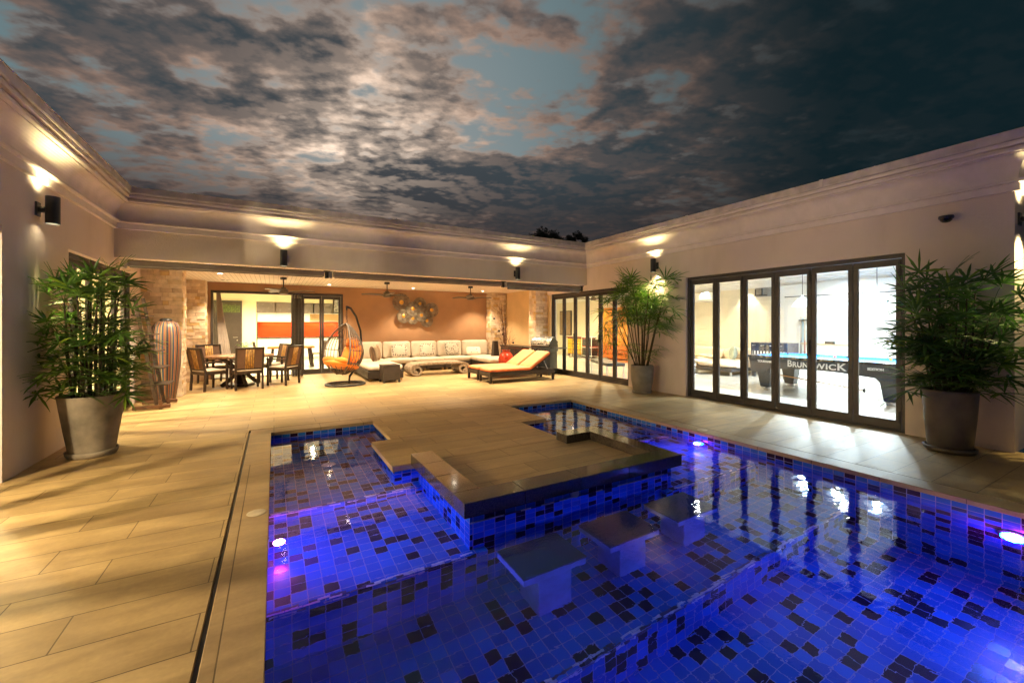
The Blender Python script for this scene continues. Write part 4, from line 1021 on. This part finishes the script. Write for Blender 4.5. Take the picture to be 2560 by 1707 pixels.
cu_ = thing('cue_rest', 'slim wooden cue with a bridge head held under the billiard table side', 'cue', (9.68, 4.4, .36))
b = MB(); b.tube([(0, .86, .06), (0, -.80, -.09)], [.012, .009], 8); b.build('shaft', mat('cue_wood', (.45, .20, .05), .3, var=.2), cu_)
b = MB(); b.lathe([(.0, 0), (.028, .01), (.045, .03), (0, .03)], n=12, M=Matrix.Translation((0, -.80, -.09)) @ Matrix.Rotation(R(90), 4, 'X')); b.build('bridge_head', M['dark'], cu_)
b = MB(); b.bar((0, .3, .0), (0, .3, .14), .008, .008); b.bar((0, -.5, -.06), (0, -.5, .14), .008, .008); b.build('hook', M['dark'], cu_)

pl = thing('billiard_lamp', 'three dome shades hanging in a row over the billiard table', 'pendant lamp', (10.5, 4.35, 2.88))
b = MB(); b.tube([(0, -1.05, -.72), (0, 1.05, -.72)], .010, 8)
for y in (-.68, .68): b.tube([(0, y, 0), (0, y, -.72)], .006, 6); b.cyl((0, y, -.03), (0, y, 0), .04, n=14)
for y in (-1.05, 1.05): b.lathe([(0, -.02), (.018, 0), (0, .02)], (0, y, -.72), 10)
b.build('rail', M['dark'], pl)
opal = emit('opal_shade', (.80, .95, 1.), 1.6)
for y in (-.68, 0, .68):
    b = MB(); b.lathe([(.02, -.70), (.03, -.76), (.07, -.775), (.125, -.82), (.165, -.88), (.20, -.955), (.195, -.955), (.16, -.88), (.12, -.825), (.03, -.79)], (0, y, 0), 32); sh = b.build('shade', opal, pl)
    b = MB(); b.lathe([(0, -.80), (.04, -.82), (.055, -.865), (.04, -.90), (0, -.915)], (0, y, 0), 16); b.build('bulb', emit('cool_bulb', (.8, .95, 1.), 45), sh)
    lamp('billiard_bulb', 'SPOT', (0, y, -.94), 290, (.80, .93, 1.), pl, spot_size=R(156), spot_blend=.35, shadow_soft_size=.06)
RL = ['above the lounge sofa', 'beyond the lettered end of the billiard table', 'near the pale blue board', 'between the billiard table and the glass doors', 'near the slim bench', 'near the painted chest', 'at the far end of the long room']
for ri, (x, y, e, c) in enumerate(((11.0, 8.6, 170, (1., .86, .62)), (10.4, 2.4, 200, (.92, .97, 1.)), (12.4, 5.0, 120, (.95, .98, 1.)), (9.2, 6.8, 110, (1., .9, .7)), (10.2, 11.3, 260, (1., .80, .46)), (11.4, 14.6, 300, (1., .80, .44)), (10.2, 16.8, 200, (1., .80, .44)))):
    o = thing('downlight', 'round room downlight ' + RL[ri], 'downlight', (x, y, 2.88), 0, 'downlights of the billiard room')
    b = MB(); b.lathe([(.06, 0), (.085, -.008), (.09, 0)], n=20); b.build('trim_ring', M['white'], o)
    b = MB(); b.lathe([(0, -.003), (.06, -.002)], n=20); b.build('bulb', M['downglow'], o)
    l = lamp('room_beam', 'SPOT', (0, 0, -.03), e*2.2, c, o, spot_size=R(150), spot_blend=.8, shadow_soft_size=.07)
for y in (7.9, 9.3): l = lamp('wall_scallop', 'SPOT', (12.95, y, 2.80), 160, (1., .88, .62), None, spot_size=R(75), spot_blend=.5, shadow_soft_size=.04); aim(l, (.12, 0, -1))
ac = thing('air_conditioner', 'cream wall air conditioner high in the game room corner', 'air conditioner', (13.2, 9.38, 2.26))
b = MB(); b.box(-.22, -.36, .05, 0, .36, .36); b.build('body', M['white'], ac, .03)
b = MB(); b.box(-.226, -.33, .12, -.219, .33, .125); b.box(-.2, -.33, .042, -.05, .33, .052); b.build('louvre', M['gutter'], ac)
sfa = thing('lounge_sofa', 'low beige sofa along the game room wall behind the glass', 'sofa', (12.3, 8.7, 0))
b = MB(); b.box(-.85, -1.35, .14, .80, -.15, .24); b.box(-.1, -.15, .14, .80, 1.5, .24); b.build('base', M['dark'], sfa, .01)
for sx, sy in ((-.82, -1.32), (-.82, -.2), (.7, -1.3), (-.06, 1.42), (.7, 1.42)): b = MB(); b.box(sx, sy, 0, sx+.04, sy+.04, .15); b.build('leg', M['steel'], sfa)
beige = mat('beige_leather', (.66, .55, .42), .5, var=.06)
for (c_, d_) in (((-.03, -.75, .33), (1.64, 1.16, .20)), ((.36, .68, .33), (.88, 1.62, .20)), ((.68, -.75, .56), (.24, 1.16, .42)), ((.68, .68, .56), (.24, 1.62, .42)), ((.0, -1.28, .34), (1.2, .10, .26))): b = MB(); b.pillow(c_, d_, e=9, n=12, puff=1.8); b.build('seat_cushion' if d_[2] < .3 else 'back_cushion', beige, sfa)
for i, (x, y, z, rz, m_, lab) in enumerate(((12.05, 9.2, .52, .4, mat('sand_pillow', (.72, .55, .26), .9, bmp=.2), 'sandy yellow pillow lying flat on the lounge sofa'), (11.95, 8.45, .52, .2, mat('biscuit_pillow', (.70, .58, .36), .9, bmp=.2), 'biscuit pillow lying flat between the two other lounge pillows'), (12.55, 8.0, .62, .9, mat('green_grey_pillow', (.33, .38, .32), .9, bmp=.2), 'grey green pillow standing upright on the lounge sofa'))):
    b = MB(); b.pillow((0, 0, 0), (.5, .5, .14) if i < 2 else (.46, .14, .46), e=5, n=12, puff=1.1); o = b.build('throw_pillow', m_); o.location = (x, y, z); o.rotation_euler = (.12, .1, rz); tag(o, lab, 'pillow', 'pillows on the lounge sofa')
st = thing('side_table', 'small white side table in front of the lounge sofa', 'side table', (11.25, 8.45, 0))
b = MB(); b.box(-.2, -.3, .42, .2, .3, .445); b.build('top', M['white'], st, .004); b = MB(); b.cyl((0, 0, .02), (0, 0, .42), .09, n=20); b.cyl((0, 0, 0), (0, 0, .02), .2, n=24); b.build('pedestal', M['steel'], st)
ft = thing('football_table', 'dark table football cabinet behind the far end of the billiard table', 'game table', (12.45, 6.7, 0))
b = MB(); b.box(-.30, -.5, .62, .30, .5, 1.0); b.build('cabinet', mat('navy_cabinet', (.03, .04, .07), .3), ft, .01)
b = MB(); b.box(-.303, -.46, .64, -.30, .46, .76); b.build('striped_panel', stripes('zebra', 1, .09, [(.6, .6, .6), (.02, .02, .02)], .5), ft)
for sx in (-1, 1):
    for sy in (-1, 1): b = MB(); b.box(sx*.25-.045, sy*.44-.045, 0, sx*.25+.045, sy*.44+.045, .62); b.build('leg', M['dark'], ft)
b = MB()
for k in range(4): b.cyl((-.46, -.36+k*.24, .92), (-.3, -.36+k*.24, .92), .012, n=8); 
b.build('rod', M['steel'], ft)
cr = thing('cue_rack', 'wall rack holding upright billiard cues', 'cue rack', (13.04, 6.12, .62))
b = MB(); b.box(-.06, -.2, 1.0, .02, .2, 1.03); b.box(-.06, -.2, .04, .02, .2, .08); b.build('rack', M['dark'], cr, .003)
for k in range(4):
    b = MB(); y = -.15+k*.1; b.tube([(-.03, y, .08), (-.03, y, .45)], [.014, .012], 8); bt = b.build('cue', mat(['cue_black', 'cue_navy', 'cue_red', 'cue_dark'][k], [(.02, .02, .02), (.03, .04, .12), (.35, .02, .03), (.05, .03, .02)][k], .3), cr)
    b = MB(); b.tube([(-.03, y, .45), (-.03, y, .70), (-.03, y, 1.12)], [.012, .009, .006], 8); b.build('shaft', mat('cue_maple', (.62, .46, .26), .35), bt)
wbd = thing('whiteboard', 'pale blue board with a thin shelf on the white game room wall', 'board', (13.06, 5.65, .92))
b = MB(); b.box(-.02, -.55, .10, 0, .62, .78); b.build('board', mat('pale_blue', (.60, .76, .82), .3, var=.03), wbd, .004)
b = MB(); b.box(-.09, -.55, .05, 0, .62, .07); b.build('shelf', mat('pale_oak', (.6, .45, .28), .5), wbd)
b = MB(); b.box(-.08, -.2, .07, -.03, .02, .14); b.build('eraser', M['dark'], wbd, .006)
pb = thing('wall_bracket', 'grey panel with a black U-shaped bracket high on the game room wall', 'bracket', (13.2, 7.42, 2.38))
b = MB(); b.box(-.04, -.25, 0, 0, .25, .29); b.build('plate', mat('panel_grey', (.36, .36, .34), .6), pb); b = MB(); b.box(-.25, -.13, .02, -.04, .16, .05); b.box(-.25, -.10, .05, -.22, -.07, .24); b.box(-.25, .10, .05, -.22, .13, .22); b.build('arm', M['dark'], pb)

bn = thing('bench', 'slim dark bench with thin metal legs just inside the glass doors by the palm', 'bench', (8.35, 9.15, 0), R(-24))
b = MB(); b.box(-.26, -.78, .41, .26, .78, .47); b.build('seat', mat('grey_leather', (.10, .09, .085), .4), bn, .02)
b = MB(); b.box(-.25, -.77, .385, .25, .77, .41); b.build('seat_frame', M['dark'], bn)
for sx in (-1, 1):
    for sy in (-1, 1): b = MB(); b.box(sx*.23-.012, sy*.72-.012, 0, sx*.23+.012, sy*.72+.012, .385); b.build('leg', M['steel'], bn)
cs = thing('painted_chest', 'carved red and yellow painted chest with small drawers', 'chest', (12.82, 15.82, 0))
rw_ = mat('chest_red', (.22, .05, .02), .5, var=.3); yl = mat('chest_yellow', (.78, .46, .03), .5, var=.15)
b = MB(); b.box(-.25, -.74, .10, .25, .74, .88); b.build('carcass', rw_, cs, .006); b = MB(); b.box(-.29, -.78, .88, .27, .78, .94); b.build('top', rw_, cs, .006)
for r_ in range(3):
    for k in range(6):
        b = MB(); y = -.72+k*.24; z = (.14, .34, .62)[r_]; h = (.17, .25, .22)[r_]; b.box(-.268, y+.02, z, -.25, y+.22, z+h); dr_ = b.build('drawer', yl, cs, .004)
        b = MB(); b.cyl((-.268, y+.12, z+h/2), (-.285, y+.12, z+h/2), .018, n=8); b.build('knob', M['dark'], dr_)
for sx in (-1, 1):
    for sy in (-1, 1): b = MB(); b.box(sx*.2-.03, sy*.68-.03, 0, sx*.2+.03, sy*.68+.03, .10); b.build('leg', rw_, cs)
wd = thing('orange_wardrobe', 'tall orange wooden wardrobe behind the tall potted palm', 'wardrobe', (12.95, 13.55, 0))
ow = mat('orange_wood', (.62, .24, .03), .4, var=.25, vscale=3, stretch=(1, 1, .3))
b = MB(); b.box(-.24, -.9, .06, .24, .9, 2.2); b.build('body', ow, wd, .005); b = MB(); b.box(-.28, -.94, 2.2, .25, .94, 2.25); b.build('cornice', ow, wd, .005)
for k in range(4): b = MB(); b.box(-.258, -.88+k*.445, .66, -.24, -.455+k*.445, 2.16); dd_ = b.build('door', ow, wd, .006); b = MB(); b.box(-.275, -.5+k*.445, 1.2, -.258, -.48+k*.445, 1.34); b.build('handle', M['dark'], dd_)
for k in range(3): b = MB(); b.box(-.29-.03*(2-k), -.88, .10+k*.18, -.24, .88, .25+k*.18); b.build('drawer', mat('orange_drawer', (.55, .15, .02), .4, var=.2), wd, .006)
rg = MB(); rg.box(-.5, -.9, 0, .5, .9, .012); rg = rg.build('rug', mat('rust_rug', (.55, .12, .02), .95, var=.15, bmp=.4)); rg.location = (12.1, 13.1, .012); tag(rg, 'rust red rug on the floor in front of the orange wardrobe', 'rug')
tr = thing('bar_trolley', 'thin white-framed trolley carrying black boxes', 'trolley', (12.45, 14.72, 0))
b = MB()
for sx in (-1, 1):
    for sy in (-1, 1): b.tube([(sx*.22, sy*.34, .06), (sx*.22, sy*.34, .95)], .012, 6)
for z in (.95, .5, .12):
    b.tube([(-.22, -.34, z), (.22, -.34, z), (.22, .34, z), (-.22, .34, z)], .010, 6, True)
b.build('frame', M['white'], tr)
for sx in (-1, 1):
    for sy in (-1, 1): b = MB(); b.cyl((sx*.22-.012, sy*.34, .03), (sx*.22+.012, sy*.34, .03), .03, n=12); b.build('wheel', M['dark'], tr)
b = MB(); b.box(-.2, -.32, .13, .2, .32, .48); b.box(-.2, -.32, .56, .2, .32, .85); b.build('box', M['dark'], tr); b = MB(); b.box(-.2, -.32, .505, .2, .32, .555); b.build('red_tray', M['red'], tr)
gs = thing('glass_screen', 'frameless glass screen with a dark edge on a black foot', 'screen', (12.2, 15.35, 0))
b = MB(); b.box(-.01, -.35, .02, .01, .35, .90); b.build('pane', M['glass'], gs); b = MB(); b.box(-.2, -.35, 0, .2, -.25, .03); b.box(-.2, .25, 0, .2, .35, .03); b.box(-.014, -.36, .9, .014, .36, .915); b.box(-.014, .35, 0, .014, .37, .9); b.build('edge', M['dark'], gs)
fan((11.07, 12.9, 2.88), R(20), 'ceiling fan inside the room above the orange wardrobe', .40, .9, 'ceiling fans of the long room')

# ================================================================== KITCHEN (behind the veranda)
ku = thing('kitchen_units', 'white kitchen units with a glowing red splashback', 'kitchen units', (1.0, 20.6, 0))
kp = lambda lst, n_, m_, bv=.003: [MBbox(q_, n_, m_, bv) for q_ in lst]
def MBbox(q_, n_, m_, bv):
    b = MB(); b.box(q_[0]-1.0, q_[1]-20.6, q_[2], q_[3]-1.0, q_[4]-20.6, q_[5]); return b.build(n_, m_, ku, bv)
for k in range(6): MBbox((-.60+k*.53, 20.60, .10, -.60+k*.53+.525, 21.15, .93), 'base_cabinet', M['white'], .003)
MBbox((-.62, 20.66, 0, 2.62, 21.15, .10), 'plinth', M['white'], 0)
MBbox((-.64, 20.56, .93, 2.64, 21.18, .985), 'worktop', M['granite'], .004)
MBbox((-.60, 21.16, .985, 2.62, 21.19, 1.64), 'splashback', mat('red_glass', (.85, .07, .02), .15, var=.03, coat=.5), 0)
for x0, x1 in ((-.62, .70), (.705, 1.40)): MBbox((x0, 20.78, 1.64, x1, 21.18, 2.0), 'wall_cabinet', M['white'], .003)
MBbox((1.405, 20.78, 1.66, 2.62, 20.80, 1.68), 'shelf_edge', M['white'], 0); MBbox((1.405, 21.1, 1.66, 2.62, 21.18, 2.0), 'open_shelf', M['ochre'], 0); MBbox((-.64, 20.7, 2.0, 2.64, 21.18, 2.03), 'shelf', M['white'], 0)
for x0, x1 in ((-.63, .045), (.075, .66), (.68, 1.5), (1.56, 2.32)): MBbox((x0, 20.62, 2.035, x1, 21.15, 2.47), 'grey_cabinet', mat('grey_cabinet', (.19, .16, .14), .25, var=.06), .004)
lamp('splash_strip', 'AREA', (0, .42, 1.63), 22, (1., .72, .34), ku, shape='RECTANGLE', size=3.0, size_y=.05)
dk = mat('dark_door', (.045, .032, .026), .4, var=.12)
dr2 = boxes([(-2.12, 20.55, 0, -1.20, 20.60, 1.97)], 'interior_door', dk, bw, .004)
b = MB(); b.cyl((-1.31, 20.55, 1.0), (-1.31, 20.48, 1.0), .012, n=10); b.bar((-1.31, 20.49, 1.0), (-1.45, 20.49, 1.0), .022, .018); b.cyl((-1.31, 20.55, .88), (-1.31, 20.53, .88), .025, n=14); h_ = wpart(b, 'handle', M['steel'], dr2); h_.location = (0, 0, 0); h_.data.transform(Matrix.Translation(tuple(-c for c in bw.location)))
boxes([(-2.17, 20.54, 0, -2.12, 20.6, 2.5), (-1.20, 20.54, 0, -1.15, 20.6, 2.5), (-2.12, 20.54, 2.45, -1.20, 20.6, 2.5), (-2.12, 20.54, 1.97, -1.20, 20.6, 2.01)], 'door_lining', dk, bw, .002)
tw = boxes([(-2.12, 20.57, 2.01, -1.20, 20.595, 2.45)], 'transom', mat('transom_glass', (.10, .09, .06), .1, var=.1), bw)
b = MB(); q = random.Random(6); x = -1.85
while x < -1.24: w_ = q.uniform(.025, .05); b.box(x, 20.56, 2.02, x+w_*.8, 20.57, 2.30+q.uniform(-.03, .06)); x += w_
wpart(b, 'bamboo_screen', mat('green_bamboo', (.12, .17, .03), .5, var=.5, vscale=30), bw)
pc = thing('framed_picture', 'grey picture in a black frame on top of the kitchen units', 'picture', (2.46, 20.5, 2.03))
b = MB(); b.box(-.13, -.02, 0, .13, .01, .66); b.build('frame', M['dark'], pc, .003); b = MB(); b.box(-.09, -.024, .05, .09, -.02, .61); b.build('print', mat('grey_print', (.55, .53, .5), .8, vscale=9, col2=(.06, .06, .06)), pc)
ct = thing('curtain', 'narrow pale curtain tied inside the kitchen doorway in front of the dark door', 'curtain', (-1.38, 14.62, 0))
b = MB(); n = 28; vs = []
for i in range(n+1):
    for z, wd_, sh_ in ((2.45, .10, 0), (1.7, .17, .02), (1.0, .26, .05), (.05, .34, .08)): vs.append((-.06 + sh_ + wd_*(i/n), .03*math.sin(i*1.35), z))
b.add(vs, [(i*4+k, (i+1)*4+k, (i+1)*4+k+1, i*4+k+1) for i in range(n) for k in range(3)], True); b.build('cloth', mat('pale_curtain', (.62, .55, .50), .9, var=.05), ct)
kt = thing('kitchen_table', 'thick orange-brown table inside the kitchen', 'table', (.55, 17.0, 0))
b = MB(); b.box(-.75, -.5, .68, .72, .5, .75); b.build('tabletop', mat('honey_wood', (.50, .24, .07), .4, var=.25), kt, .008)
for sx in (-1, 1):
    for sy in (-1, 1): b = MB(); b.bar((sx*.66, sy*.42, 0), (sx*.58, sy*.42, .68), .09, .07); b.build('leg', M['darkwood'], kt, .004)
for i, (x, y, rz, lab) in enumerate(((1.42, 17.35, R(95), 'dark kitchen chair seen through the closed door leaves'), (-.35, 17.3, R(-80), 'dark kitchen chair with a leaning back at the kitchen table end near the dark door'))):
    o = thing('kitchen_chair', lab, 'chair', (x, y, 0), rz, 'kitchen chairs')
    b = MB(); b.box(-.2, -.2, .42, .2, .2, .46); b.build('seat', M['tan'], o, .008)
    for sx in (-1, 1):
        b = MB(); b.bar((sx*.18, .18, 0), (sx*.18, .18, .42), .035, .035); b.build('leg', M['darkwood'], o); b = MB(); b.bar((sx*.18, -.18, 0), (sx*.18, -.18, .44), .035, .035); b.bar((sx*.18, -.18, .43), (sx*.18, -.28, .90), .035, .03); b.build('leg', M['darkwood'], o)
    b = MB()
    for k in range(4): b.bar((-.12+k*.08, -.20, .50), (-.12+k*.08, -.275, .86), .035, .012)
    b.bar((-.19, -.28, .89), (.19, -.28, .89), .03, .05); b.build('backrest', M['darkwood'], o)
for (x, y) in ((-.8, 16.4), (1.2, 16.4), (-.8, 19.0), (1.2, 19.0)):
    o = thing('downlight', 'round downlight in the kitchen ceiling', 'downlight', (x, y, 2.86), 0, 'downlights in the kitchen')
    b = MB(); b.lathe([(.06, 0), (.085, -.008), (.09, 0)], n=20); b.build('trim_ring', M['white'], o); b = MB(); b.lathe([(0, -.003), (.06, -.002)], n=20); b.build('bulb', M['downglow'], o)
    lamp('kitchen_beam', 'SPOT', (0, 0, -.03), 520, (1., .84, .52), o, spot_size=R(155), spot_blend=.8, shadow_soft_size=.07)
for (x, y, e) in ((-4.2, 8.8, 800), (-4.6, 5.2, 400), (-3.9, 3.2, 160)):
    o = thing('downlight', 'round downlight in the hidden room behind the palm in the tapered pot', 'downlight', (x, y, 2.8), 0, 'downlights of the hidden side room')
    b = MB(); b.lathe([(.06, 0), (.085, -.008), (.09, 0)], n=20); b.build('trim_ring', M['white'], o); b = MB(); b.lathe([(0, -.003), (.06, -.002)], n=20); b.build('bulb', M['downglow'], o)
    lamp('left_room_beam', 'SPOT', (0, 0, -.03), e, (1., .78, .42), o, spot_size=R(160), spot_blend=.6, shadow_soft_size=.06)

for i, (x, y, e) in enumerate(((-3.45, 3.7, 480), (-4.4, 8.6, 260))):  # unseen lamps added to brighten the outer walls, beam and palms
    gl = thing('added_globe_lamp', ['added unseen globe lamp in the hidden side room facing the pool', 'added unseen globe lamp in the hidden side room behind the ladder shelf'][i], 'pendant lamp', (x, y, 2.8), 0, 'added globe lamps of the hidden side room')
    b = MB(); b.tube([(0, 0, 0), (0, 0, -.95)], .006, 6); b.build('cord', M['dark'], gl)
    b = MB(); b.lathe([(.11*math.sin(math.pi*k/12), -1.06 + .11*math.cos(math.pi*k/12)) for k in range(13)], n=24); b.build('globe', M['lit'], gl)
    lamp('added_globe_bulb', 'POINT', (.0, 0, -1.20), e, (1., .74, .44), gl, shadow_soft_size=.05)
# ================================================================== TREES BEYOND THE ROOF
def tree(label, loc, h, cr, seed):
    q = random.Random(seed); o = thing('tree', label, 'tree', loc, 0, 'dark trees beyond the roof')
    b = MB(); b.tube([(0, 0, 0), (.1, .1, h*.4), (0, .1, h*.8)], [.25, .18, .08], 8)
    for k in range(7):
        a = k*2.4; z = h*(.45+.06*k); b.tube([(0, .05, z), (cr*.6*math.cos(a), cr*.6*math.sin(a), z + cr*.5)], [.07, .02], 5)
    b.build('trunk', M['twig'], o)
    b = MB()
    cl = [(q.gauss(0, cr*.42), q.gauss(0, cr*.42), h - cr*.9 + q.gauss(0, cr*.42), cr*q.uniform(.22, .42)) for _ in range(16)]
    for (cx, cy, cz, r) in cl:
        for _ in range(150):
            d = Vector((q.gauss(0, 1), q.gauss(0, 1), q.gauss(0, 1))).normalized()*r*q.random()**.4; c = Vector((cx, cy, cz)) + d
            u = Vector((q.gauss(0, 1), q.gauss(0, 1), q.gauss(0, 1))).normalized()*.14; w_ = u.orthogonal().normalized()*.08
            b.add([c-u, c+w_, c+u, c-w_], [(0, 1, 2, 3)])
    b.build('crown', mat('night_leaf', (.018, .028, .015), .8), o); return o
tree('largest dark tree crown rising above the gutter near the roof corner', (24.0, 36.0, 0), 12.0, 1.7, 1)
tree('small dark tree crown right at the roof corner', (26.2, 33.4, 0), 10.9, 1.1, 2)
tree('low dark tree crown between the two taller crowns', (25.1, 34.6, 0), 10.7, 1.0, 3)

# ================================================================== SKY
PSI = .51725; SEED = 4.3
def ray(px, py):
    a = (px-1280)/1046; b_ = -(py-812.65)/1046
    return Vector((a*math.cos(PSI)+math.sin(PSI), -a*math.sin(PSI)+math.cos(PSI), b_)).normalized()
W = bpy.data.worlds.new('World'); S.world = W; W.use_nodes = True; nt = W.node_tree
bg = nt.nodes['Background']; out = nt.nodes['World Output']
tc = nd(nt, 'ShaderNodeTexCoord'); nrm = nd(nt, 'ShaderNodeVectorMath', operation='NORMALIZE'); nt.links.new(tc.outputs['Generated'], nrm.inputs[0]); D = nrm.outputs[0]
sp = nd(nt, 'ShaderNodeSeparateXYZ'); nt.links.new(D, sp.inputs[0]); z = sp.outputs[2]
def dot(v):
    n = nd(nt, 'ShaderNodeVectorMath', operation='DOT_PRODUCT'); nt.links.new(D, n.inputs[0]); n.inputs[1].default_value = v; return n.outputs['Value']
zz = math_(nt, 'ADD', math_(nt, 'MAXIMUM', z, 0.), .10)
RV = (math.cos(PSI), -math.sin(PSI), 0); FV = (math.sin(PSI), math.cos(PSI), 0)
pr = math_(nt, 'DIVIDE', dot(RV), zz); pf = math_(nt, 'DIVIDE', dot(FV), zz)
cm = nd(nt, 'ShaderNodeCombineXYZ')
nt.links.new(math_(nt, 'ADD', math_(nt, 'MULTIPLY', pr, .80), math_(nt, 'MULTIPLY', pf, .10)), cm.inputs[0]); nt.links.new(math_(nt, 'ADD', pf, math_(nt, 'MULTIPLY', pr, -.14)), cm.inputs[1]); cm.inputs[2].default_value = SEED
P = cm.outputs[0]
# how far to the right of the photograph's axis (0 left .. 1 right)
side = math_(nt, 'DIVIDE', dot((math.cos(PSI), -math.sin(PSI), 0)), math_(nt, 'MAXIMUM', dot((math.sin(PSI), math.cos(PSI), 0)), .08))
right = nd(nt, 'ShaderNodeMapRange', interpolation_type='SMOOTHSTEP'); right.inputs['From Min'].default_value = -.05; right.inputs['From Max'].default_value = .82; nt.links.new(side, right.inputs[0]); RT = right.outputs[0]
gap = math_(nt, 'MULTIPLY', math_(nt, 'POWER', math_(nt, 'MAXIMUM', dot(tuple(ray(1330, 270))), 0.), 120.), -.10)
bank = nd(nt, 'ShaderNodeVectorMath', operation='DISTANCE'); sq = nd(nt, 'ShaderNodeVectorMath', operation='MULTIPLY'); nt.links.new(D, sq.inputs[0]); sq.inputs[1].default_value = (1, 1, 4.6)
bv = ray(1290, 480); nt.links.new(sq.outputs[0], bank.inputs[0]); bank.inputs[1].default_value = (bv.x, bv.y, bv.z*4.6)
bk_ = nd(nt, 'ShaderNodeMapRange', interpolation_type='SMOOTHSTEP'); bk_.inputs['From Min'].default_value = .42; bk_.inputs['From Max'].default_value = .15; nt.links.new(bank.outputs['Value'], bk_.inputs[0])
bias = math_(nt, 'ADD', math_(nt, 'ADD', gap, math_(nt, 'MULTIPLY', bk_.outputs[0], .15)), math_(nt, 'MULTIPLY_ADD', RT, .02, .035))
def density(vec, off):
    '''layered cumulus field sampled at the cloud deck, shifted by off towards the low sun'''
    v = nd(nt, 'ShaderNodeVectorMath', operation='ADD'); nt.links.new(vec, v.inputs[0]); v.inputs[1].default_value = off; v = v.outputs[0]
    a_ = noise(nt, v, 1.5, 2, .5, 0).outputs['Fac']; b_ = noise(nt, v, 5.6, 8, .50, .0).outputs['Fac']; c_ = noise(nt, v, 17., 6, .52, 0).outputs['Fac']
    t = math_(nt, 'ADD', math_(nt, 'MULTIPLY', a_, .34), math_(nt, 'MULTIPLY', b_, .50))
    return math_(nt, 'ADD', math_(nt, 'ADD', t, math_(nt, 'MULTIPLY', c_, .22)), bias)
dens = density(P, (0, 0, 0)); dsun = density(P, (-.02, .075, 0))
low = nd(nt, 'ShaderNodeMapRange', interpolation_type='SMOOTHSTEP'); low.inputs['From Min'].default_value = .37; low.inputs['From Max'].default_value = .20; nt.links.new(z, low.inputs[0]); LOW = low.outputs[0]
sun_d = ray(925, 385)
g0 = math_(nt, 'MAXIMUM', dot(tuple(sun_d)), 0.)
glow = math_(nt, 'POWER', g0, 60.); glow2 = math_(nt, 'POWER', g0, 12.)
# clear sky: a dusk Nishita sky tinted by the photograph's teal
sky = nd(nt, 'ShaderNodeTexSky', sky_type='NISHITA'); sky.sun_disc = False; sky.sun_elevation = R(3); sky.sun_rotation = math.atan2(sun_d.x, sun_d.y)
def sstep(v, a, b_):
    n = nd(nt, 'ShaderNodeMapRange', interpolation_type='SMOOTHSTEP'); n.inputs['From Min'].default_value = a; n.inputs['From Max'].default_value = b_; nt.links.new(v, n.inputs[0]); return n.outputs[0]
clear = mixc(nt, glow2, (.10, .185, .21), (.28, .31, .315))
clear = mixc(nt, .08, clear, mixc(nt, 1., sky.outputs[0], (.12, .12, .12), 'MULTIPLY'))
litc = mixc(nt, glow, mixc(nt, glow2, (.205, .135, .108), (.46, .29, .21)), (1.5, 1.15, .88))
darkc = mixc(nt, glow2, (.028, .054, .068), (.058, .064, .072))
cover = sstep(dens, .455, .575)
thick = sstep(dens, .53, .66)
lit = sstep(math_(nt, 'SUBTRACT', dens, dsun), -.035, .075)
rim = sstep(dens, .585, .50)
lit = math_(nt, 'ADD', math_(nt, 'MULTIPLY', lit, .62), math_(nt, 'MULTIPLY', rim, .42), clamp=True)
lit = math_(nt, 'ADD', math_(nt, 'MULTIPLY', lit, math_(nt, 'MULTIPLY_ADD', thick, -.62, 1.0)), math_(nt, 'MULTIPLY_ADD', thick, -.26, .26), clamp=True)
c = mixc(nt, cover, clear, mixc(nt, lit, darkc, litc))
# dusk haze low on the horizon and the dark storm side on the right
hz = mixc(nt, RT, mixc(nt, sstep(dens, .48, .64), (.085, .050, .041), (.036, .033, .036)), (.013, .014, .018))
c = mixc(nt, math_(nt, 'MULTIPLY', LOW, .86), c, hz)
rd = mixc(nt, math_(nt, 'MULTIPLY', cover, math_(nt, 'MULTIPLY_ADD', lit, -.75, 1.)), mixc(nt, RT, (.13, .085, .066), (.014, .022, .026)), mixc(nt, RT, (.035, .034, .036), (.004, .013, .017)))
c = mixc(nt, math_(nt, 'MULTIPLY', RT, .96), c, rd)
nt.links.new(c, bg.inputs['Color']); bg.inputs['Strength'].default_value = .74
sun = lamp('sun', 'SUN', (0, 0, 30), .03, (1., .72, .5), None, angle=R(6)); aim(sun, -sun_d)

# ================================================================== CAMERA
cd = bpy.data.cameras.new('camera'); cam = bpy.data.objects.new('camera', cd); COL.objects.link(cam)
cd.sensor_width = 36; cd.lens = 1046/2560*36; cd.shift_y = -(853.5-812.65)/2560; cd.clip_end = 2000; cd.clip_start = .05
cam.location = (0, 0, 1.5); cam.rotation_euler = (R(90), 0, -PSI); S.camera = cam
S.render.engine = 'CYCLES'; S.cycles.use_denoising = True; S.cycles.max_bounces = 10; S.cycles.transparent_max_bounces = 16; S.cycles.sample_clamp_indirect = 6; S.cycles.caustics_refractive = True
S.cycles.blur_glossy = .3
S.view_settings.view_transform = 'Standard'; S.view_settings.look = 'None'; S.view_settings.exposure = .45; S.view_settings.gamma = 1
